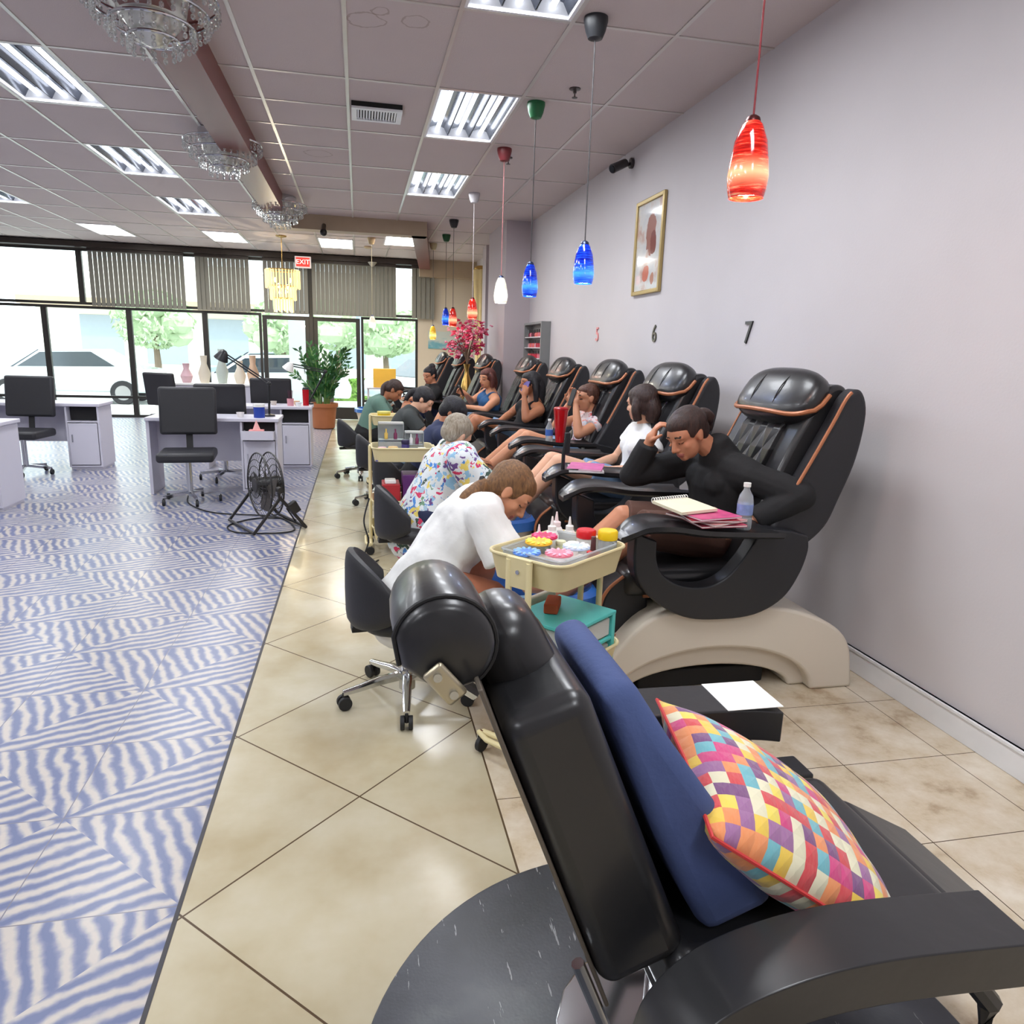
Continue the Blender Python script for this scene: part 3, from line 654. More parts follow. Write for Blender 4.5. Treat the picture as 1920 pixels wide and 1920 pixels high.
# ================================================================ furniture materials
blkL = M('black_leather', (36, 36, 38), .33, vary=.15, bump=.3, bscale=12, spec=.55, coat=.12)
blkM = M('black_vinyl_matte', (36, 36, 40), .5, vary=.1, bump=.15, bscale=120)
blkP = M('black_shell_plastic', (28, 29, 33), .38, vary=.08)
copper = M('copper_piping', (176, 112, 76), .4, .25)
creamM = M('cream_powder_coat', (222, 208, 160), .42, vary=.03)
fibre = M('white_fibreglass', (216, 206, 190), .32, vary=.03, vscale=2)
rubber = M('black_rubber', (30, 30, 32), .6)
quilt = bpy.data.materials.new('quilted_black'); quilt.use_nodes = True; t = NT(quilt); X, Y, Z = t.sep(t.coord())
t.bs.inputs['Base Color'].default_value = (.018, .018, .02, 1); t.bs.inputs['Roughness'].default_value = .32
def _tri(q): return t.math('ABSOLUTE', t.math('SUBTRACT', t.math('FRACT', q), .5))
_a = _tri(t.math('MULTIPLY', t.math('ADD', Y, t.math('MULTIPLY', Z, .6)), 9)); _b = _tri(t.math('MULTIPLY', t.math('SUBTRACT', Y, t.math('MULTIPLY', Z, .6)), 9))
t.bump(t.math('SMOOTH_MIN', t.math('SUBTRACT', .5, _a), t.math('SUBTRACT', .5, _b), .1), .9, .05)
linerM = M('blue_liner', (52, 112, 196), .25, vary=.35, vscale=9, bump=.8, bscale=12, trans=.3); waterM = M('foot_bath_water', (150, 190, 210), .05, vary=.1)
blkBoxM = M('base_shadow_black', (16, 14, 14), .7)
# ================================================================ pedicure massage chair
def ellarc(cx, cz, rx, rz, a0, a1, n=24): return [(cx+rx*cos(lerp(a0, a1, k/n)), cz+rz*sin(lerp(a0, a1, k/n))) for k in range(n+1)]
def smoothpts(P, n=6): return [(p.x, p.y) for p in bez([(a, b, 0) for a, b in P], n)]
def pedi_chair(label, loc):
    t = thing('pedicure_chair', label, 'pedicure chair', loc, 0, 'black pedicure massage chairs along the wall')
    # pedestal with an arched opening
    def pedestal(x0, x1, top, nr, nh, cx):
        P = [(x0, 0)] + smoothpts([(x0, .02), (x0+.12, .2), (x0+.3, top-.04), (x0+.5, top), (x1-.5, top), (x1-.22, top-.07), (x1-.05, top*.55), (x1, .02)], 6) + [(x1, 0)]
        N = [(cx+nr, 0)] + ellarc(cx, 0, nr, nh, 0, pi, 22)[1:-1] + [(cx-nr, 0)]
        return P + N
    MB().prism(pedestal(-.62, .74, .43, .5, .24, .02), 'y', -.42, .42).build('pedestal', fibre, t, bevel=.02)
    MB().prism(pedestal(-.55, .70, .40, .42, .13, .02), 'y', -.36, .36).build('inner_pedestal', fibre, t, bevel=.015)
    MB().b2((-.30, -.30, 0), (.34, .30, .09)).build('base_shadow_box', blkBoxM, t, bevel=.01)  # added black block stands in for the dark shade inside the arch
    # foot bath
    def ring(rx, ry, z, cx=-.76): return [V((cx+rx*abs(cos(a))**.75*(1 if cos(a) > 0 else -1), ry*abs(sin(a))**.75*(1 if sin(a) > 0 else -1), z)) for a in [2*pi*k/32 for k in range(32)]]
    tb = MB(); tb.loft([ring(.2, .22, 0), ring(.24, .25, .1), ring(.27, .28, .3), ring(.3, .31, .42), ring(.31, .32, .45), ring(.28, .29, .455), ring(.25, .26, .42), ring(.22, .23, .2), ring(.1, .1, .16)]).build('foot_bath', fibre, t)
    ln = MB(); ln.loft([ring(.33, .34, .40), ring(.325, .335, .458), ring(.28, .29, .468), ring(.24, .25, .43), ring(.21, .22, .24), ring(.1, .1, .2)], caps=False).build('liner', linerM, t)
    MB().loft([ring(.215, .225, .3), ring(.1, .1, .301)]).build('water', waterM, t)
    # crescent side shells
    cres = smoothpts([(-.43, .80), (-.42, .62), (-.33, .5), (-.18, .415), (-.02, .395), (.16, .41), (.29, .48), (.36, .59), (.39, .70), (.38, .77)], 5) + smoothpts([(.30, .79), (.16, .80), (.12, .74), (.07, .66), (0, .585), (-.09, .55), (-.2, .56), (-.29, .61), (-.325, .68), (-.33, .76)], 5)
    for s in (-1, 1):
        MB().prism(cres, 'y', s*.42-.045, s*.42+.045).build('side_shell', blkP, t, bevel=.022, seg=4)
        # arm tray: a flat dished plate that curls down at the front
        path = smoothpts([(-.50, .775), (-.46, .80), (-.40, .83), (-.3, .835), (-.15, .815), (.05, .805), (.2, .80)], 4)
        rings = []
        for i, (x, z) in enumerate(path):
            u = i/(len(path)-1); w_ = lerp(.05, .13, min(1, u*2.2)); c_ = s*.44
            rings.append([V((x, c_-w_, z+.012)), V((x, c_-w_*.8, z)), V((x, c_+w_*.8, z)), V((x, c_+w_, z+.012)), V((x, c_+w_, z-.008)), V((x, c_+w_*.8, z-.022)), V((x, c_-w_*.8, z-.022)), V((x, c_-w_, z-.008))])
        MB().loft(rings).build('arm_tray', blkL, t)
        wing = smoothpts([(.23, .76), (.33, .93), (.42, 1.1), (.50, 1.26), (.56, 1.38), (.62, 1.40), (.66, 1.3), (.64, 1.1), (.58, .92), (.52, .78), (.40, .68), (.26, .64)], 5)
        MB().prism(wing, 'y', s*.335-.045, s*.335+.045).build('back_wing', blkM, t, bevel=.03, seg=4)
        MB().tube([V((x-.012*1, s*.388, z)) for x, z in wing[6:22]], .008).build('piping', copper, t)
        MB().tube([V((x-.004, s*.275, z+.01)) for x, z in wing[6:22]], .007).build('piping', copper, t)
    # seat, apron, back cushion
    MB().box((-.1, 0, .52), (.62, .64, .13)).build('seat', blkL, t, bevel=.045, seg=4)
    MB().tube([(-.32, -.33, .47), (.2, -.33, .47)], .007).build('piping', copper, t)
    ap = smoothpts([(-.40, .56), (-.47, .5), (-.5, .42), (-.47, .33), (-.4, .27), (-.3, .28), (-.28, .4), (-.3, .55)], 5)
    MB().prism(ap, 'y', -.3, .3).build('leg_rest', blkM, t, bevel=.025)
    MB().tube([V((x-.01, -.31, z)) for x, z in ap[:22]], .008).build('piping', copper, t)
    cush = smoothpts([(.13, .56), (.2, .76), (.29, .98), (.38, 1.18), (.48, 1.36), (.56, 1.42), (.62, 1.38), (.62, 1.2), (.54, .95), (.44, .72), (.3, .54)], 5)
    MB().prism(cush, 'y', -.29, .29).build('back_cushion', blkL, t, bevel=.03)
    pn = smoothpts([(.115, .60), (.185, .78), (.27, .99), (.365, 1.2), (.4, 1.21), (.3, .95), (.2, .7), (.15, .6)], 5)
    MB().prism(pn, 'y', -.17, .17).build('quilted_panel', quilt, t, bevel=.02)
    R = euler(0, radians(32), 0)
    hp = MB(); hp.ell((.46, 0, 1.35), (.08, .31, .145), R, n=32, pw=.7).build('headrest', blkL, t)
    for s in (-1, 1): MB().tube([V((.46, s*.1, 1.35)) + R @ V((-.083*sqrt(max(0, 1-(q/.15)**2))-.0, 0, q)) for q in [-.12+.24*k/10 for k in range(11)]], .003, n=5).build('seam', rubber, hp_ if False else t)
    _sp = lambda q: abs(q)**.7*(1 if q > 0 else -1)
    MB().tube([V((.46, 0, 1.35)) + R @ V((-.084*cos(lt)**.7*_sp(sin(a)), .318*cos(lt)**.7*_sp(cos(a)), .15*_sp(sin(lt)))) for a, lt in [(-.25+(pi+.5)*k/32, -.75+.95*abs(2*k/32-1)**4) for k in range(33)]], .011).build('headrest_trim', copper, t)
    return t
CH_Y = [(1.55, 3.2), (1.6, 4.65), (1.68, 6.1), (1.66, 7.55), (1.6, 9.0), (1.3, 10.42), (1.15, 11.85), (1.0, 13.2)]
clab = ['pedicure chair holding the woman in the black jacket, nearest of the row', 'pedicure chair behind the woman in the white tee', 'pedicure chair of the woman in the floral top on the phone', 'pedicure chair of the woman in the black tank top',
        'pedicure chair of the woman in the blue tank top', 'pedicure chair in front of the grey wall column', 'second farthest pedicure chair in the row, beneath the gold vase', 'farthest pedicure chair in the row, by the beige wall']
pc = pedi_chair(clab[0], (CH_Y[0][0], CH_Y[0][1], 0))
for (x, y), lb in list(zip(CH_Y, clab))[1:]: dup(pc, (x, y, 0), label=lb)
# ================================================================ technician stool
def stool(label, loc, rz, group='low black rolling stools'):
    t = thing('rolling_stool', label, 'stool', loc, rz, group)      # back of the stool is at -x
    MB().ell((0, 0, .40), (.21, .21, .055), n=28, pw=.7).build('seat', blkM, t)
    # curved back pad
    def sec(a, z): return V((-.02+.24*-cos(a)*1.0, .25*sin(a), z))
    rings = []
    for k in range(15):
        a = lerp(-1.25, 1.25, k/14); e = abs(a)/1.25; top = .70-.16*e**2.2; bot = .38+.07*e**3; c_ = V((cos(a+pi)*1, sin(a+pi)*-1, 0)); rr = []
        for j in range(14):
            q = 2*pi*j/14; zz = (top+bot)/2+(top-bot)/2*abs(sin(q))**.55*(1 if sin(q) > 0 else -1); tt = .028*abs(cos(q))**.6*(1 if cos(q) > 0 else -1)*(1-.3*e)
            rr.append(V(((-.235-tt)*cos(a), (.235+tt)*sin(a), zz)))
        rings.append(rr)
    MB().loft(rings).build('backrest', blkM, t)
    MB().b2((-.24, -.03, .34), (.02, .03, .365)).cyl((-.13, .03, .35), (-.13, .13, .33), .008).build('bracket', rubber, t, bevel=.004)
    MB().cyl((0, 0, .1), (0, 0, .35), .024).cyl((0, 0, .05), (0, 0, .14), .036).build('gas_column', chromeM, t)
    for k in range(5):
        a = 2*pi*k/5+.75; d = V((cos(a), sin(a), 0)); s_ = V((-sin(a), cos(a), 0))
        arm = MB(); arm.loft([[V((0, 0, z))+d*r_+s_*(w_*i)+V((0, 0, h_*j)) for i, j in ((-1, -1), (1, -1), (1, .5), (.6, 1), (-.6, 1), (-1, .5))] for r_, z, w_, h_ in ((.02, .115, .022, .016), (.12, .105, .02, .014), (.22, .085, .017, .011), (.285, .075, .014, .009))])
        arm.build('base_arm', chromeM, t)
        c_ = MB(); p = d*.28
        for q in (-1, 1): c_.cyl(p+s_*(q*.008)+V((0, 0, .03)), p+s_*(q*.026)+V((0, 0, .03)), .0295, n=20)
        c_.cyl(p+V((0, 0, .03)), p+V((0, 0, .075)), .009); c_.build('caster', rubber, t, bevel=.003)
    return t
st1 = stool('low black stool with a chrome star base, nearest, under the woman in the white shirt', (.19, 2.98, 0), .12)
dup(st1, (.34, 4.42, 0), .1, 'black stool of the woman in the floral shirt, its back beside the middle trolley')
dup(st1, (.36, 5.98, 0), .2, 'black stool of the dark haired technician behind the floral shirt'); dup(st1, (.22, 7.15, 0), .15, 'black stool behind the second trolley'); dup(st1, (.0, 8.7, 0), .2, 'black stool of the person in the green shirt, farthest down the aisle')
# ================================================================ trolley
def rr_ring(hx, hy, r, z, n=6):
    P = []
    for cx, cy, a0 in ((hx-r, hy-r, 0), (-hx+r, hy-r, pi/2), (-hx+r, -hy+r, pi), (hx-r, -hy+r, 1.5*pi)):
        for k in range(n+1): a = a0+pi/2*k/n; P.append(V((cx+r*cos(a), cy+r*sin(a), z)))
    return P
def trolley(label, loc, rz):
    t = thing('trolley', label, 'trolley', loc, rz, 'cream three tier trolleys')
    for z0, z1 in ((.705, .805), (.31, .41), (.11, .21)):
        b = MB(); b.loft([rr_ring(.205, .155, .05, z0), rr_ring(.225, .175, .06, z1), rr_ring(.219, .169, .055, z1), rr_ring(.2, .15, .05, z0+.004)]); b.build('tray', creamM, t)
        MB().tube(rr_ring(.226, .176, .06, z1), .0065, closed=True).build('rim', creamM, t)
    for s in (-1, 1):
        p = MB()
        for q in (-1, 1): p.tube([(s*.238, q*.045, .80), (s*.238, q*.045, .10), (s*.238, q*.07, .085), (s*.238, q*.15, .08)], .0125, n=10)
        p.tube([(s*.238, -.15, .08), (s*.25, -.16, .08), (s*.275, -.1, .08), (s*.275, .1, .08), (s*.25, .16, .08), (s*.238, .15, .08)], .011, n=10)
        p.b2((s*.232, -.055, .70), (s*.244, .055, .81)); p.build('post_frame', creamM, t, bevel=.002)
        MB().cyl((s*.243, 0, .76), (s*.249, 0, .76), .008).build('bolt', chromeM, t)
        for q in (-1, 1):
            c_ = MB(); c_.cyl((s*.245, q*.15-.01, .032), (s*.245, q*.15+.01, .032), .0315, n=22); c_.build('caster', rubber, t, bevel=.004); MB().bar((s*.245, q*.15+.014, .03), (s*.245, q*.15+.014, .085), .02, .004).cyl((s*.245, q*.15, .06), (s*.245, q*.15, .09), .008).build('fork', chromeM, t)
    return t
T1 = (.73, 2.53); TA = .68
tr = trolley('nearest cream three tier trolley, loaded with bottles and colour wheels', (T1[0], T1[1], 0), TA)
dup(tr, (.31, 5.45, 0), .0, 'cream three tier trolley with clear display boxes, beside the floral shirt'); dup(tr, (.35, 8.05, 0), .05, 'cream trolley hidden behind the clear displays, far up the aisle')
def tl(x, y, z, base=T1, a=TA): return (base[0]+x*cos(a)-y*sin(a), base[1]+x*sin(a)+y*cos(a), z)
clearP = M('clear_plastic', (232, 238, 240), .15, trans=.7, vary=0); clearP.node_tree.nodes['Principled BSDF'].inputs['IOR'].default_value = 1.2
frost = M('frosted_plastic', (236, 236, 230), .4, trans=.3); wP = M('white_plastic', (240, 240, 236), .4)
def col(c, r=.35, **k): return M('coloured_plastic', c, r, **k)
z0 = .7095
o = thing('clear_bin', 'clear plastic bin lining the nearest trolley tray', 'bin', tl(-.02, -.02, z0), TA)
b = MB(); b.loft([rr_ring(.165, .12, .02, .0), rr_ring(.184, .138, .02, .105), rr_ring(.180, .134, .02, .105), rr_ring(.162, .117, .02, .004)]); b.build('tub', clearP, o); MB().tube(rr_ring(.184, .138, .02, .108), .005, closed=True).build('lip', clearP, o)
b = MB(); b.b2((-.15, -.105, .006), (-.02, .105, .07)); b.b2((0, -.11, .006), (.15, .02, .05)); b.build('wipes_pack', wP, o, bevel=.008)
for (x, y, c, lb, zz) in ((-.15, .04, (90, 140, 226), 'blue nail colour wheel at the tray corner', .1), (-.09, -.06, (240, 130, 150), 'pink nail colour wheel on the tray', .104), (-.04, .07, (248, 190, 40), 'yellow orange nail colour wheel on the tray', .112), (.05, .11, (206, 40, 90), 'magenta nail colour wheel near the white bottles', .11), (.02, -.06, (200, 214, 240), 'pale blue nail colour wheel on the tray', .108)):
    p = tl(x-.02, y-.02, z0+zz); q = thing('colour_wheel', lb, 'nail wheel', p, rnd.random(), 'nail colour wheels on the tray')
    MB().lathe([(.001, 0), (.048, 0), (.052, .003), (.05, .008), (.02, .012), (.001, .012)], n=28).build('disc', col(c), q)
    pet = MB()
    for k in range(12): a = k*pi/6; pet.ell((.038*cos(a), .038*sin(a), .011), (.014, .007, .004), euler(0, 0, a), n=8)
    pet.build('tips', col(tuple(min(255, v+50) for v in c)), q)
def squeeze(x, y, s, lb, body=wP, tipc=wP):
    q = thing('squeeze_bottle', lb, 'bottle', tl(x, y, z0+.001), 0, 'squeeze bottles on the trolley')
    MB().lathe([(.001, 0), (.026*s, 0), (.028*s, .004), (.028*s, .1*s), (.02*s, .115*s), (.012*s, .12*s)], n=20).build('bottle', body, q); MB().lathe([(.017*s, .118*s), (.017*s, .135*s), (.008*s, .14*s), (.003*s, .175*s), (.001, .175*s)], n=16).build('nozzle', tipc, q)
squeeze(.12, .12, 1.0, 'white nozzle bottle, left of the red lidded jar'); squeeze(.17, .135, 1.05, 'white nozzle bottle behind the red lidded jar', wP, col((240, 220, 220))); squeeze(.06, .14, .85, 'small cream nozzle bottle next to the magenta wheel', col((232, 232, 190)))
squeeze(.20, .09, .95, 'white nozzle bottle behind the yellow lidded jar')
def jar(x, y, r, h, lidc, lb, bodyM, lh=.03, zz=z0+.001, base=T1, a=TA, hexa=0):
    q = thing('jar', lb, 'jar', tl(x, y, zz, base, a), 0); MB().lathe([(.001, 0), (r, 0), (r*1.03, .006), (r*1.03, h), (r*.85, h+.008)], n=24).build('pot', bodyM, q)
    MB().lathe([(r*1.05, h+.004), (r*1.08, h+.01), (r*1.08, h+lh), (r*.95, h+lh+.006), (.001, h+lh+.006)], n=hexa or 24).build('lid', col(lidc), q)
jar(.155, -.02, .036, .105, (214, 24, 34), 'clear jar with a red lid on the nearest trolley', frost); jar(.19, .04, .0, .0, (0, 0, 0), 'x', frost) if False else None
jar(.155, .055, .035, .12, (214, 30, 40), 'second red lidded jar behind the first on the trolley', frost) if False else None
jar(.178, -.105, .036, .11, (250, 208, 20), 'clear jar with a yellow lid at the trolley corner', clearP, .034)
jar(.095, -.0, .022, .075, (236, 236, 228), 'small white jar beside the red bottle', wP, .016); jar(.1, .06, .02, .07, (236, 240, 200), 'small pale yellow jar behind the white jar', col((230, 232, 180)), .014)
q = thing('polish_bottle', 'small red based bottle with a dark cap at the front of the trolley', 'nail polish', tl(.085, -.1, z0+.06)); MB().lathe([(.001, 0), (.024, 0), (.024, .02), (.012, .026)], n=18).build('bottle', col((214, 24, 34)), q); MB().cyl((0, 0, .024), (0, 0, .08), .011, .009).build('cap', col((90, 50, 50), .2), q)
# middle tier: teal drawer box, sponge, packets
teal = M('teal_plastic', (86, 196, 190), .4)
q = thing('drawer_box', 'teal framed clear drawer box on the middle tier of the trolley', 'drawer box', tl(.03, -.02, .3145), TA)
f = MB(); hx, hy, hh = .15, .125, .22
for sx in (-1, 1):
    for sy in (-1, 1): f.b2((sx*hx-.011, sy*hy-.011, 0), (sx*hx+.011, sy*hy+.011, hh))
for z in (.005, .11): 
    for sy in (-1, 1): f.b2((-hx, sy*hy-.008, z), (hx, sy*hy+.008, z+.014))
    for sx in (-1, 1): f.b2((sx*hx-.008, -hy, z), (sx*hx+.008, hy, z+.014))
f.b2((-hx-.012, -hy-.012, hh-.006), (hx+.012, hy+.012, hh+.008)); f.build('frame', teal, q, bevel=.003)
for z in (.022, .13): MB().b2((-hx+.014, -hy+.0, z), (hx-.014, hy-.01, z+.07)).build('drawer', frost, q, bevel=.004)
o = MB().box((0, 0, 0), (.12, .055, .04)); o = o.build('pumice_block', M('red_brown_foam', (176, 78, 46), .9, bump=.5, bscale=200), bevel=.006); o.location = tl(.02, .03, .5635); o.rotation_euler = (0, 0, TA+.5); tag(o, 'red brown pumice block on the teal drawer box', 'pumice')
q = thing('packet', 'pale ribbed packet standing under the top tray of the nearest trolley', 'packet', tl(.135, .13, .41), TA)
q.location = tl(.16, .14, .41) if False else tl(.1, .145, .3145); MB().b2((-.09, -.012, 0), (.09, .012, .25)).build('pouch', M('packet_beige', (206, 196, 180), .6, bump=.3), q, bevel=.008)
# second trolley load
T2 = (.31, 5.45)
def t2(x, y, z): return (T2[0]+x, T2[1]+y, z)
mt = MB().b2(t2(-.2, -.15, .7095), t2(.2, .15, .716)).build('tray_mat', M('blue_mat', (60, 66, 160), .5), loc=t2(0, 0, .7095)); tag(mt, 'blue mat in the tray of the second trolley', 'mat')
def disp(x, y, wd, h, lb):
    q = thing('display_box', lb, 'display box', t2(x, y, .7165)); f = MB(); f.b2((-wd, -.05, 0), (wd, -.047, h*.45)); f.b2((-wd, .047, 0), (wd, .05, h)); f.b2((-wd, -.047, 0), (-wd+.003, .047, h)); f.b2((wd-.003, -.047, 0), (wd, .047, h)); f.b2((-wd+.003, -.047, 0), (wd-.003, .047, .003)); f.b2((-wd+.003, -.047, h*.5), (wd-.003, .047, h*.5+.003)); f.build('case', clearP, q, smooth=False)
    MB().b2((-wd, .0, h-.015), (wd, .05, h)).build('top_edge', frost, q, smooth=False)
    rr = random.Random(int(x*100)+7)
    for k in range(5):
        c = rr.choice([(210, 60, 90), (250, 200, 210), (120, 40, 80), (240, 240, 240), (230, 190, 90)]); xx = -wd+.025+k*(2*wd-.05)/4
        MB().lathe([(.001, 0), (.013, 0), (.014, .04), (.006, .05), (.006, .075), (.001, .075)], n=12).build('bottle', col(c), q).location = (xx, -.02+.03*(k % 2), h*.5+.004 if k % 2 else .004)
disp(-.08, .05, .095, .26, 'left clear display box on the second trolley'); disp(.09, -.01, .07, .2, 'right clear display box on the second trolley')
jar(-.15, -.09, .03, .07, (236, 190, 190), 'small pink lidded jar on the second trolley', col((240, 206, 200)), .014, .7165, T2, 0); jar(-.07, -.09, .034, .075, (226, 190, 130), 'honey coloured jar on the second trolley', col((232, 190, 110)), .014, .7165, T2, 0)
jar(.02, -.1, .028, .11, (40, 30, 70), 'dark purple bottle on the second trolley', col((50, 40, 110)), .03, .7165, T2, 0); jar(.14, -.11, .03, .07, (240, 240, 220), 'cream tub at the right of the second trolley', col((236, 226, 190)), .014, .7165, T2, 0)
jar(.09, -.115, .02, .06, (120, 60, 130), 'tiny violet pot on the second trolley', col((150, 110, 170)), .012, .7165, T2, 0)
o = MB().b2(t2(-.15, -.12, .3145), t2(-.02, .1, .53)).build('red_box', M('red_box', (180, 40, 48), .5), loc=t2(-.08, 0, .3145), bevel=.005); tag(o, 'red box on the middle tier of the second trolley', 'box')
o = MB().b2(t2(-.13, -.1, .5305), t2(-.05, .0, .56)).build('white_tub', wP, loc=t2(-.09, -.05, .5305), bevel=.006); tag(o, 'white tub on top of the red box in the second trolley', 'tub')
o = MB().b2(t2(.0, -.12, .3145), t2(.16, .1, .6)).build('purple_box', M('purple_box', (96, 40, 110), .5, vary=.3, vscale=12), loc=t2(.08, 0, .3145), bevel=.005); tag(o, 'purple box on the middle tier of the second trolley', 'box')
o = MB().b2(t2(-.17, -.13, .1145), t2(.17, .13, .26)).build('towel_stack', M('folded_towels', (214, 206, 186), .9, bump=.6, bscale=30), loc=t2(0, 0, .1145), bevel=.03); tag(o, 'pale folded towels in the lowest tier of the second trolley', 'towels')
cd = MB().tube(bez([(.06, 5.22, .45), (.02, 5.15, .3), (.05, 5.12, .16), (.02, 5.1, .05), (.06, 5.05, .012), (.12, 5.12, .01)], 8), .006).build('power_cord', rubber); tag(cd, 'thin dark cord hanging down the left side of the second trolley', 'cord')
# ================================================================ things on the pedicure chairs
def book(lb, pts, loc, rz, c1, sz=(.21, .27, .008), tilt=0, cat='magazine'):
    q = thing('magazine', lb, cat, loc, rz, 'magazines on the arm tray'); q.rotation_euler = (tilt, tilt*.6, rz)
    MB().box((0, 0, 0), (sz[0]-.004, sz[1]-.004, sz[2]*.7)).build('pages', wP, q, smooth=False)
    cv = MB(); cv.box((0, 0, sz[2]*.43), (sz[0], sz[1], .0012)); cv.box((0, 0, -sz[2]*.43), (sz[0], sz[1], .0012)); cv.build('cover', c1, q, smooth=False)
mg = lambda n, c: M(n, c, .3, vary=.5, vscale=18)
P0 = (1.40, 2.76)
for k, (c, lb) in enumerate((((190, 60, 90), 'lowest glossy magazine under the spiral notebook'), ((220, 150, 150), 'second magazine from the bottom of the pile'), ((150, 40, 50), 'dark red edged magazine in the middle of the pile'), ((214, 90, 140), 'pink magazine just under the spiral notebook'))):
    book(lb, None, (P0[0]+.02+.012*(3-k), P0[1]-.0, .846+.011*k), (.05, .42, -.08, .22)[k], mg('magazine_cover', c))
q = thing('spiral_notebook', 'cream spiral bound notebook on top of the magazine pile', 'notebook', (1.36, 2.80, .898), .35); q.rotation_euler = (.05, -.02, .25)
MB().box((0, 0, 0), (.19, .2, .012)).build('pages', M('paper_cream', (236, 228, 200), .7), q, smooth=False)
sp = MB()
for k in range(15): sp.tube([(-.09+k*.0128, .1+.012*cos(a), .006+.012*sin(a)) for a in [2*pi*j/10 for j in range(10)]], .002, n=5, closed=True)
sp.build('spiral', wP, q)
q = thing('water_bottle', 'clear water bottle on the tray beside the magazines', 'bottle', (1.60, 2.72, .812)); pet = clearP
MB().lathe([(.001, 0), (.03, 0), (.033, .008), (.033, .05), (.030, .055), (.033, .06), (.033, .12), (.028, .145), (.013, .172), (.013, .182)], n=28).build('bottle', pet, q); MB().cyl((0, 0, .183), (0, 0, .2), .0155).build('cap', wP, q); MB().lathe([(.0337, .065), (.0337, .11)], n=28).build('label_band', M('label_blue', (130, 150, 200), .4, vary=.6, vscale=30), q)
book('pink magazine on the near arm tray of the white tee woman', None, (1.36, 4.19, .846), -.4, mg('magazine_pink', (236, 110, 170))); book('white magazine beneath the pink one', None, (1.35, 4.17, .836), -.25, mg('magazine_white', (225, 215, 215)))
q = thing('tumbler', 'tall red tumbler on the arm tray of the chair behind the white tee', 'cup', (1.6, 5.66, .812), 0)
MB().lathe([(.001, 0), (.034, 0), (.036, .01), (.06, .26), (.062, .265), (.058, .265), (.033, .012)], n=24).build('cup', M('red_cup', (200, 16, 26), .25, coat=1), q); MB().lathe([(.061, .262), (.061, .275), (.05, .285), (.001, .285)], n=24).build('lid', M('red_lid', (170, 20, 28), .3), q)
q = thing('water_bottle', 'small water bottle next to the red tumbler', 'bottle', (1.52, 5.7, .812)); MB().lathe([(.001, 0), (.03, 0), (.032, .11), (.012, .16), (.012, .17)], n=20).build('bottle', pet, q); MB().cyl((0, 0, .17), (0, 0, .185), .014).build('cap', wP, q); MB().lathe([(.0327, .05), (.0327, .1)], n=20).build('label_band', M('label_blue2', (70, 110, 190), .4), q)
q = thing('remote_holder', 'upright black stalk with a remote in front of the white tee woman', 'remote', (1.21, 4.18, .83)); MB().tube([(0, 0, 0), (.0, 0, .1), (.015, 0, .19)], .012).build('stalk', blkP, q); MB().box((.02, 0, .16), (.035, .02, .13)).build('remote', rubber, q, bevel=.006)
# ================================================================ manicure desks and chairs at the left
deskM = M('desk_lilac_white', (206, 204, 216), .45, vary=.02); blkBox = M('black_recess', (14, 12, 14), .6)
def desk(label, x1, y, drawer=False):
    t = thing('manicure_desk', label, 'desk', (x1, y, 0), 0, 'white manicure desks')
    MB().b2((-1.25, -.02, .745), (.02, .48, .78)).build('desk_top', deskM, t, bevel=.006)
    f = MB(); f.b2((-.36, 0, 0), (0, .02, .0)) if False else None
    f.b2((-.36, .0, .03), (-.34, .46, .745)); f.b2((-.02, 0, .03), (0, .46, .745)); f.b2((-.34, .44, .03), (-.02, .46, .745)); f.b2((-.34, 0, .03), (-.02, .44, .05)); f.b2((-.34, .0, .56), (-.02, .44, .575)); f.b2((-1.25, .02, 0), (-1.22, .46, .745)); f.b2((-1.22, .3, .3), (-.36, .32, .745)); f.b2((-.35, .02, 0), (-.01, .44, .03))
    f.build('carcass', deskM, t, smooth=False)
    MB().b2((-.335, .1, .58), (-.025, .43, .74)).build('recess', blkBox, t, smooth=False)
    d = MB().b2((-.335, -.014, .06), (-.025, -.0005, .55)).build('door', deskM, t, bevel=.004); MB().b2((-.30, -.03, .33), (-.29, -.014, .42)).build('handle', chromeM, d)
    if drawer:
        d = MB(); d.b2((-.335, -.14, .575), (-.025, -.125, .665)); d.b2((-.335, -.125, .575), (-.325, .1, .65)); d.b2((-.035, -.125, .575), (-.025, .1, .65)); d.b2((-.325, -.125, .575), (-.035, .1, .585)); d.build('drawer', deskM, t, smooth=False)
    return t
D1 = desk('white manicure desk with an open drawer, behind the black fan', -.83, 7.72, True); D2 = desk('white manicure desk with a black recess, beside the potted plant', -.6, 9.3)
desk('white manicure desk at the far left, in front of the window', -3.0, 9.3); desk('white manicure desk at the left, level with the desk behind the fan', -3.1, 7.0, True); desk('white manicure desk nearest at the left edge', -3.0, 4.4)
def deskchair(label, x, y, rz):
    t = thing('desk_chair', label, 'chair', (x, y, 0), rz, 'black chairs at the manicure desks')
    MB().box((0, 0, .46), (.5, .48, .09)).build('seat', blkM, t, bevel=.03); MB().box((0, .24, .86), (.52, .07, .46), euler(-.12, 0, 0)).build('backrest', blkM, t, bevel=.025)
    MB().bar((0, .2, .44), (0, .25, .8), .06, .012).build('back_support', rubber, t)
    MB().cyl((0, 0, .1), (0, 0, .42), .028).build('gas_column', chromeM, t)
    for k in range(5):
        a = 2*pi*k/5; p = V((cos(a)*.27, sin(a)*.27, 0)); MB().bar((0, 0, .1), p+V((0, 0, .075)), .03, .02).build('base_arm', chromeM, t); MB().cyl(p+V((-.012, 0, .03)), p+V((.012, 0, .03)), .03).cyl(p+V((0, 0, .03)), p+V((0, 0, .07)), .008).build('caster', rubber, t)
    return t
